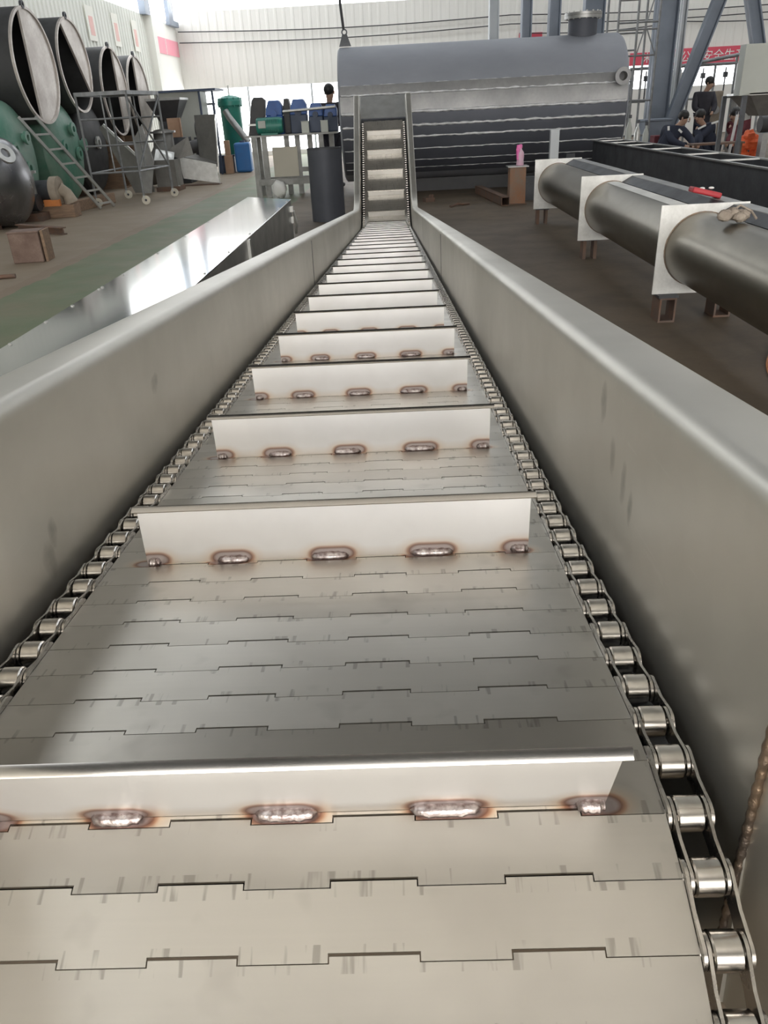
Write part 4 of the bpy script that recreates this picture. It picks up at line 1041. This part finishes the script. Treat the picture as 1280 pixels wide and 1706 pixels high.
# ------------------------------------------------------------------ steel columns and braces, right
def hcol(name, x, y, z1, w_, d_, mat, label, lean=0., z0=0.):
    mb = MB(); L = z1-z0
    top = Vector((x+lean, y, z1)); base = Vector((x, y, z0))
    q = (top-base).to_track_quat('Z', 'Y').to_matrix(); c = (top+base)/2; ln = (top-base).length
    if lean:
        ax = (top-base).normalized(); sd = Vector((0, 1, 0)); px_ = ax.cross(sd)
        def b(off, wa, wb): mb.box(c+px_*off, (wa, wb, ln), Matrix((px_, sd, ax)).transposed())
    else:
        def b(off, wa, wb): mb.box(c+Vector((off, 0, 0)), (wa, wb, ln))
    b(-w_/2+.015, .03, d_); b(w_/2-.015, .03, d_); b(0, w_, .03)
    return struct(name, mb, mat, label)
hcol('column', 6.05, 20.0, ZC, .46, .34, 'column_blue', 'big blue grey steel column right of the tank')
hcol('column', 3.30, 22.0, ZC, .24, .3, 'column_blue', 'steel column standing behind the tank')
hcol('column', 3.97, 22.0, ZC, .27, .3, 'column_blue', 'second steel column behind the tank manhole')
hcol('column', 2.80, 24.5, ZC, .26, .3, 'column_light', 'pale far steel column behind the tank')
hcol('column', 5.05, 22.6, ZC, .50, .3, 'column_blue', 'dark column behind the manhole')
hcol('column', 6.62, 20.6, ZC, .12, .2, 'column_light', 'slim pale column beside the big column')
hcol('brace', 6.18, 19.7, 6.4, .26, .22, 'column_blue', 'diagonal steel brace rising right from the column foot', 1.95, .35)
hcol('brace', 8.62, 19.7, 6.4, .26, .22, 'column_blue', 'diagonal steel brace rising left over the grey cabinet', -1.95, .35)
# scaffold tower behind the tank
sc = thing('scaffold_tower', 'grey tubular scaffold tower rising behind the tank end', 'scaffold', (4.9, 18.4, 0))
sp_ = [(4.52, 18.0), (4.90, 18.0), (5.32, 18.0), (4.52, 18.9), (5.32, 18.9)]
for x, y in sp_: MB().cyl((x, y, 0), (x, y, 5.2), .024, n=8).build('post', 'scaffold_grey', sc)
for z in (.6, 1.25, 1.6, 2.05, 2.15, 2.5, 2.62, 3.0, 3.5, 4.0): MB().cyl((4.52, 18.0, z), (4.90 if z in (1.6, 2.15, 3.0) else 5.32, 18.0, z), .017, n=8).build('rail', 'scaffold_grey', sc)
for z in (1.25, 2.5, 4.0): MB().cyl((4.52, 18.9, z), (5.32, 18.9, z), .017, n=8).build('rail', 'scaffold_grey', sc)
MB().cyl((4.92, 18.0, 2.05), (5.30, 18.0, 3.4), .013, n=8).build('brace', 'scaffold_grey', sc)
MB().cyl((5.30, 18.0, 2.05), (5.05, 18.0, 2.6), .013, n=8).build('brace', 'scaffold_grey', sc)
# pipe rack and shelving with fittings along the right
rk = thing('pipe_rack', 'dark tubular rack with hanging clamps behind the workers', 'rack', (7.6, 22, 0))
for x in (5.95, 6.7, 7.4, 8.0, 8.5, 9.2): MB().cyl((x, 22.0, 0), (x, 22.0, 1.95+(.18 if x > 8 else 0)), .03, n=8).build('post', 'scaffold_grey', rk)
MB().cyl((5.9, 22.0, 1.92), (9.4, 22.0, 1.94), .035, n=8).build('rail', 'scaffold_grey', rk)
MB().cyl((6.6, 21.95, 1.86), (9.2, 21.95, 2.2), .04, n=8).build('rail', 'scaffold_grey', rk)
MB().cyl((5.9, 22.0, 1.2), (9.4, 22.0, 1.2), .025, n=8).build('rail', 'scaffold_grey', rk)
for i, x in enumerate((6.3, 6.95, 7.15, 7.7, 8.25, 8.75)):
    MB().cyl((x, 21.95, 1.25), (x, 21.95, 1.86), .018, n=8).box((x, 21.95, 1.70), (.10, .08, .12)).build('clamp', 'dark_steel', rk)
wp = thing('white_cabinet', 'white electrical panel fixed behind the big steel column', 'cabinet', (6.45, 20.9, 0))
MB().box((6.62, 21.0, 1.28), (.66, .16, 1.0)).build('panel', 'wall_white', wp, 0, .01)
MB().box((6.62, 20.91, 1.02), (.60, .01, .40)).build('notice_sheet', 'paper', wp, 0)
for z in (.9, 1.0, 1.1): MB().box((6.62, 20.90, z), (.5, .006, .03)).build('print_line', 'cabinet_grey', wp, 0)
MB().box((6.62, 21.0, .39), (.5, .14, .78)).build('pedestal', 'dark_blue', wp, 0)
tag(MB().box((5.62, 18.6, .42), (.55, .5, .84)).box((5.62, 18.6, .86), (.6, .55, .04)).build('blue_machine_box', 'column_blue', None, 0, .01), 'blue grey machine box at the foot of the big column', 'machine')
tag(MB().box((5.55, 17.6, .30), (.5, .3, .6)).box((5.55, 17.45, .45), (.3, .02, .2)).build('red_tool_chest', 'maroon_cloth', None, 0, .02), 'dark red tool chest beside the crouching worker', 'chest')
fr_ = random.Random(9)
for i, (x, y, h, r, mt, lab) in enumerate(((4.70, 17.2, .95, .06, 'cabinet_grey', 'pale gas bottle nearest the tank end'), (4.90, 17.3, .85, .06, 'aluminium', 'silver gas bottle second from the tank end'), (5.10, 17.4, .80, .06, 'cabinet_grey', 'pale gas bottle before the scaffold tower'))):
    o = thing('gas_bottle', lab, 'gas bottle', (x, y, 0), 'gas bottles by the tank end')
    MB().lathe((x, y, 0), (0, 0, 1), [(.001, 0), (r, .0), (r, h*.8), (r*.5, h*.92), (.02, h*.94), (.02, h), (.001, h)], 16).build('body', mt, o)
    MB().box((x, y, h+.03), (.06, .03, .06)).build('valve', 'dark_steel', o, 0)
for i, (x, y, w_, h, mt, lab) in enumerate(((4.55, 19.8, .4, 1.35, 'steel_grey', 'grey machine column seen past the tank end'), (5.0, 20.4, .35, 1.55, 'cabinet_grey', 'pale machine cabinet behind the scaffold tower'), (7.75, 21.2, .35, 1.35, 'dusty_tan', 'tan upright machine behind the standing worker'), (7.15, 22.8, .45, 1.3, 'beige_sheet', 'beige upright board behind the rack'), (8.15, 20.6, .22, 1.9, 'steel_grey', 'tall grey machine post beside the standing worker'), (8.45, 20.9, .22, 1.7, 'dark_steel', 'tall dark machine post beside the grey cabinet'))):
    o = thing('machine_column', lab, 'machine', (x, y, 0), 'upright machines along the back')
    MB().box((x, y, h*.5), (w_, .35, h)).build('column', mt, o, 0, .02)
    MB().cyl((x, y-.18, h*.7), (x, y-.3, h*.7), w_*.25, n=14).build('hand_wheel', 'steel_grey', o)
    MB().box((x, y-.19, h*.4), (w_*.6, .03, h*.2)).build('access_panel', 'aluminium', o, 0)
# grey hopper cabinet on the right edge
gh = thing('grey_hopper_cabinet', 'large grey green cabinet with hopper legs at the right picture edge', 'cabinet', (5.6, 13.4, 0))
MB().box((5.78, 13.16, 1.60), (1.26, .22, .66)).build('body', 'cabinet_grey', gh, 0, .008)
frustum((5.78, 13.5), .98, 1.27, (.18, .2), (.45, .42)).build('hopper_cone', 'steel_grey', gh, 0)
MB().box((5.78, 13.5, 1.282), (.95, .9, .03)).build('cone_flange', 'aluminium', gh, 0)
for x in (5.26, 6.26):
    for y in (13.1, 13.9): MB().box((x, y, .635), (.06, .06, 1.27)).build('leg', 'dark_steel', gh, 0)
dm = thing('dark_pipe_stack', 'dark horizontal pipe resting on a steel stand by the right edge', 'pipe', (6.7, 15.0, 0))
MB().cyl((6.35, 15.0, .80), (7.6, 15.0, .80), .13, n=20).build('pipe', 'black_guard', dm)
for x in (6.45, 7.3): MB().box((x, 15.0, .33), (.10, .16, .66)).build('stand', 'steel_grey', dm, 0)
om = thing('orange_net_bundle', 'bundle of bright orange netting heaped by the right edge', 'netting', (6.45, 15.6, 0))
for i, (x, z, r) in enumerate(((6.35, .45, .14), (6.52, .50, .15), (6.45, .60, .12), (6.36, .28, .12), (6.62, .30, .14))): MB().ell((x, 15.6, z), (r, r*.9, r*.8), 12, 8, .45, None, i).build('fold', 'orange_mesh', om, 20)
MB().box((6.47, 15.6, .09), (.5, .3, .18)).build('pallet', 'timber', om, 0)
wl = thing('white_gas_lance', 'white upright lance leaning beside the maroon worker', 'lance', (6.55, 16.6, 0))
MB().bar((6.50, 16.6, 0), (6.62, 16.7, .98), .045, .03).build('shaft', 'lettering_white', wl, 0)
MB().box((6.625, 16.7, .96), (.08, .05, .06)).build('head', 'dark_steel', wl, 0)
ts = thing('steel_trestle', 'low rusty steel trestle table before the right hand workers', 'trestle', (6.1, 14.8, 0))
MB().box((5.75, 15.3, .52), (.9, .35, .03)).build('top', 'rusty_dark', ts, 0)
for x in (5.35, 6.15):
    for y in (15.18, 15.42): MB().box((x, y, .25), (.04, .04, .505)).build('leg', 'rusty_dark', ts, 0)

# ------------------------------------------------------------------ people
def skin_mesh(name, verts, edges, radii, mat, parent, sub=2):
    me = bpy.data.meshes.new(name); me.from_pydata([tuple(v) for v in verts], edges, []); me.update()
    tmp = bpy.data.objects.new('tmp_'+name, me); COL.objects.link(tmp)
    md = tmp.modifiers.new('skin', 'SKIN'); md.use_smooth_shade = True
    for i, sv in enumerate(me.skin_vertices[0].data):
        r = radii[i]; sv.radius = r if isinstance(r, tuple) else (r, r); sv.use_root = (i == 0)
    ss = tmp.modifiers.new('sub', 'SUBSURF'); ss.levels = sub; ss.render_levels = sub
    dg = bpy.context.evaluated_depsgraph_get()
    ne = bpy.data.meshes.new_from_object(tmp.evaluated_get(dg)); bpy.data.objects.remove(tmp)
    ne.name = name; off = world_off(parent)
    ne.transform(Matrix.Translation(-off)); ne.materials.clear(); ne.materials.append(MATS[mat])
    for p in ne.polygons: p.use_smooth = True; p.material_index = 0
    o = bpy.data.objects.new(name, ne); COL.objects.link(o); o.parent = parent
    return o
def person(label, base, j, jacket, trousers, stripes=(), hand_r=.034):
    """j: joint positions in metres relative to base (face towards j['face'])"""
    b = Vector(base); o = thing('person', label, 'person', base)
    g = {k: b+Vector(v) for k, v in j.items() if k != 'face'}
    face = Vector(j['face']).normalized()
    order = ['pelvis', 'waist', 'chest', 'neck', 'head0', 'head1', 'shl', 'ell', 'wrl', 'hal', 'shr', 'elr', 'wrr', 'har', 'hil', 'knl', 'anl', 'tol', 'hir', 'knr', 'anr', 'tor']
    g['head0'] = g['head']-Vector((0, 0, .06)); g['head1'] = g['head']+Vector((0, 0, .06))
    for s in 'lr':
        d = (g['wr'+s]-g['el'+s]).normalized(); g['ha'+s] = g['wr'+s]+d*.09
        g['to'+s] = g['an'+s]+Vector((face.x, face.y, 0)).normalized()*.16+Vector((0, 0, -.03))
    ix = {k: i for i, k in enumerate(order)}
    E_ = [('pelvis', 'waist'), ('waist', 'chest'), ('chest', 'neck'), ('neck', 'head0'), ('head0', 'head1'), ('chest', 'shl'), ('shl', 'ell'), ('ell', 'wrl'), ('wrl', 'hal'), ('chest', 'shr'), ('shr', 'elr'), ('elr', 'wrr'), ('wrr', 'har'), ('pelvis', 'hil'), ('hil', 'knl'), ('knl', 'anl'), ('anl', 'tol'), ('pelvis', 'hir'), ('hir', 'knr'), ('knr', 'anr'), ('anr', 'tor')]
    rad = dict(pelvis=.09, waist=.08, chest=.085, neck=.048, head0=(.075, .08), head1=(.082, .088), hil=.075, hir=.075, knl=.05, knr=.05, anl=.038, anr=.038, tol=.035, tor=.035)
    for s in 'lr': rad.update({'sh'+s: .045, 'el'+s: .036, 'wr'+s: .029, 'ha'+s: hand_r})
    skin_mesh('body', [g[k] for k in order], [(ix[a], ix[c]) for a, c in E_], [rad[k] for k in order], 'skin', o)
    jk = ['waist', 'pelvis', 'chest', 'neckb', 'shl', 'ell', 'wrl', 'shr', 'elr', 'wrr']; g['neckb'] = g['chest'].lerp(g['neck'], .72)
    jx = {k: i for i, k in enumerate(jk)}
    jr = dict(waist=.15, pelvis=.15, chest=.175, neckb=.085, shl=.095, shr=.095, ell=.068, elr=.068, wrl=.05, wrr=.05)
    skin_mesh('jacket', [g[k] for k in jk], [(jx[a], jx[c]) for a, c in (('waist', 'pelvis'), ('waist', 'chest'), ('chest', 'neckb'), ('chest', 'shl'), ('shl', 'ell'), ('ell', 'wrl'), ('chest', 'shr'), ('shr', 'elr'), ('elr', 'wrr'))], [jr[k] for k in jk], jacket, o)
    tk_ = ['pelvis', 'hil', 'knl', 'anl', 'hir', 'knr', 'anr']; tx = {k: i for i, k in enumerate(tk_)}
    trr = dict(pelvis=.135, hil=.105, hir=.105, knl=.075, knr=.075, anl=.06, anr=.06)
    skin_mesh('trousers', [g[k] for k in tk_], [(tx[a], tx[c]) for a, c in (('pelvis', 'hil'), ('hil', 'knl'), ('knl', 'anl'), ('pelvis', 'hir'), ('hir', 'knr'), ('knr', 'anr'))], [trr[k] for k in tk_], trousers, o)
    for s in 'lr':
        c = (g['an'+s]+g['to'+s])/2; MB().ell(c+Vector((0, 0, -.012)), (.05, .13, .05), 12, 8, 0, (0, 0, math.atan2(face.y, face.x)-math.pi/2)).build('shoe', 'black_guard', o, 60)
    hd = g['head']; back = -Vector((face.x, face.y, 0)).normalized()
    MB().ell(hd+Vector((0, 0, .055))+back*.022, (.098, .105, .10), 18, 12, .05, (0, 0, math.atan2(face.y, face.x)-math.pi/2), 3).build('hair', 'hair', o, 70)
    side = Vector((-face.y, face.x, 0)).normalized(); ff = Vector((face.x, face.y, 0)).normalized()
    MB().ell(hd+ff*.105+Vector((0, 0, -.015)), (.016, .018, .03), 8, 6).build('nose', 'skin', o, 60)
    for q in (-1, 1):
        MB().ell(hd+ff*.088+side*.034*q+Vector((0, 0, .012)), (.011, .008, .008), 8, 6).build('eye', 'hair', o, 60)
        MB().ell(hd+side*.092*q, (.014, .026, .036), 8, 6).build('ear', 'skin', o, 60)
    MB().ell(hd+ff*.09+Vector((0, 0, -.055)), (.026, .010, .008), 8, 6).build('mouth', 'maroon_cloth', o, 60)
    for c, d_, rz in stripes: MB().box(b+Vector(c), d_, rz).build('reflective_stripe', 'reflective', o, 0, .004)
    return o
# worker standing behind the bench, turned away
person('worker in dark clothes standing behind the bench beside the tank', (-1.19, 16.35, 0), dict(pelvis=(0, 0, .95), waist=(.0, 0, 1.12), chest=(.0, -.02, 1.36), neck=(.01, -.03, 1.53), head=(.02, -.05, 1.66), face=(.35, .9, 0),
    shl=(-.19, 0, 1.43), ell=(-.25, -.12, 1.18), wrl=(-.15, -.32, 1.10), shr=(.17, -.03, 1.43), elr=(.24, -.15, 1.2), wrr=(.14, -.34, 1.12),
    hil=(-.09, 0, .90), knl=(-.10, -.01, .50), anl=(-.10, .02, .09), hir=(.09, 0, .90), knr=(.10, -.02, .50), anr=(.10, .02, .09)), 'dark_cloth', 'dark_cloth')
# two workers bent over the work behind the trough
def crouch(lean, hx):
    return dict(pelvis=(-.22*lean, .05, .30), waist=(-.15*lean, .02, .45), chest=(-.02*lean, -.03, .66), neck=(.08*lean, -.06, .80), head=(.14*lean+hx, -.09, .90), face=(.75*lean, -.66, 0),
        shl=(-.14, .05, .72), ell=(.04*lean-.1, -.22, .52), wrl=(.18*lean-.02, -.34, .42), shr=(.16, -.02, .72), elr=(.26*lean+.05, -.2, .52), wrr=(.30*lean, -.34, .42),
        hil=(-.26*lean, .10, .28), knl=(.12*lean-.08, -.05, .48), anl=(-.12*lean-.05, -.02, .09), hir=(-.12*lean, .0, .28), knr=(.2*lean+.05, -.12, .46), anr=(.02*lean+.05, -.08, .09))
person('crouching worker in navy jacket leaning right with a short reflective stripe', (5.52, 17.0, 0), crouch(1, .02), 'navy_cloth', 'navy_cloth',
    [((-.14, -.13, .745), (.04, .02, .08), (R(-20), 0, 0)), ((.07, -.20, .69), (.09, .02, .04), (R(-20), R(40), 0))])
person('crouching worker in navy jacket with two long white stripes facing the first', (6.22, 17.25, 0), crouch(-1, -.02), 'navy_cloth', 'navy_cloth',
    [((-.13, -.20, .73), (.16, .02, .035), (R(-20), R(-22), 0)), ((.12, -.19, .80), (.14, .02, .035), (R(-20), R(-14), 0))])
person('worker in dark clothes standing before the machine posts', (7.12, 20.0, 0), dict(pelvis=(0, 0, .86), waist=(.0, 0, 1.0), chest=(-.03, -.03, 1.22), neck=(.0, -.06, 1.38), head=(.05, -.1, 1.50), face=(.6, -.8, 0),
    shl=(-.2, .0, 1.28), ell=(-.24, -.1, 1.02), wrl=(-.12, -.28, .92), shr=(.16, -.03, 1.28), elr=(.2, -.15, 1.03), wrr=(.1, -.3, .92),
    hil=(-.09, 0, .82), knl=(-.10, -.01, .46), anl=(-.10, .02, .09), hir=(.09, 0, .82), knr=(.10, -.02, .46), anr=(.10, .02, .09)), 'dark_cloth', 'dark_cloth')
person('crouching worker in dark maroon clothes near the orange netting', (6.86, 17.2, 0), crouch(-1, .0), 'maroon_cloth', 'dark_cloth')
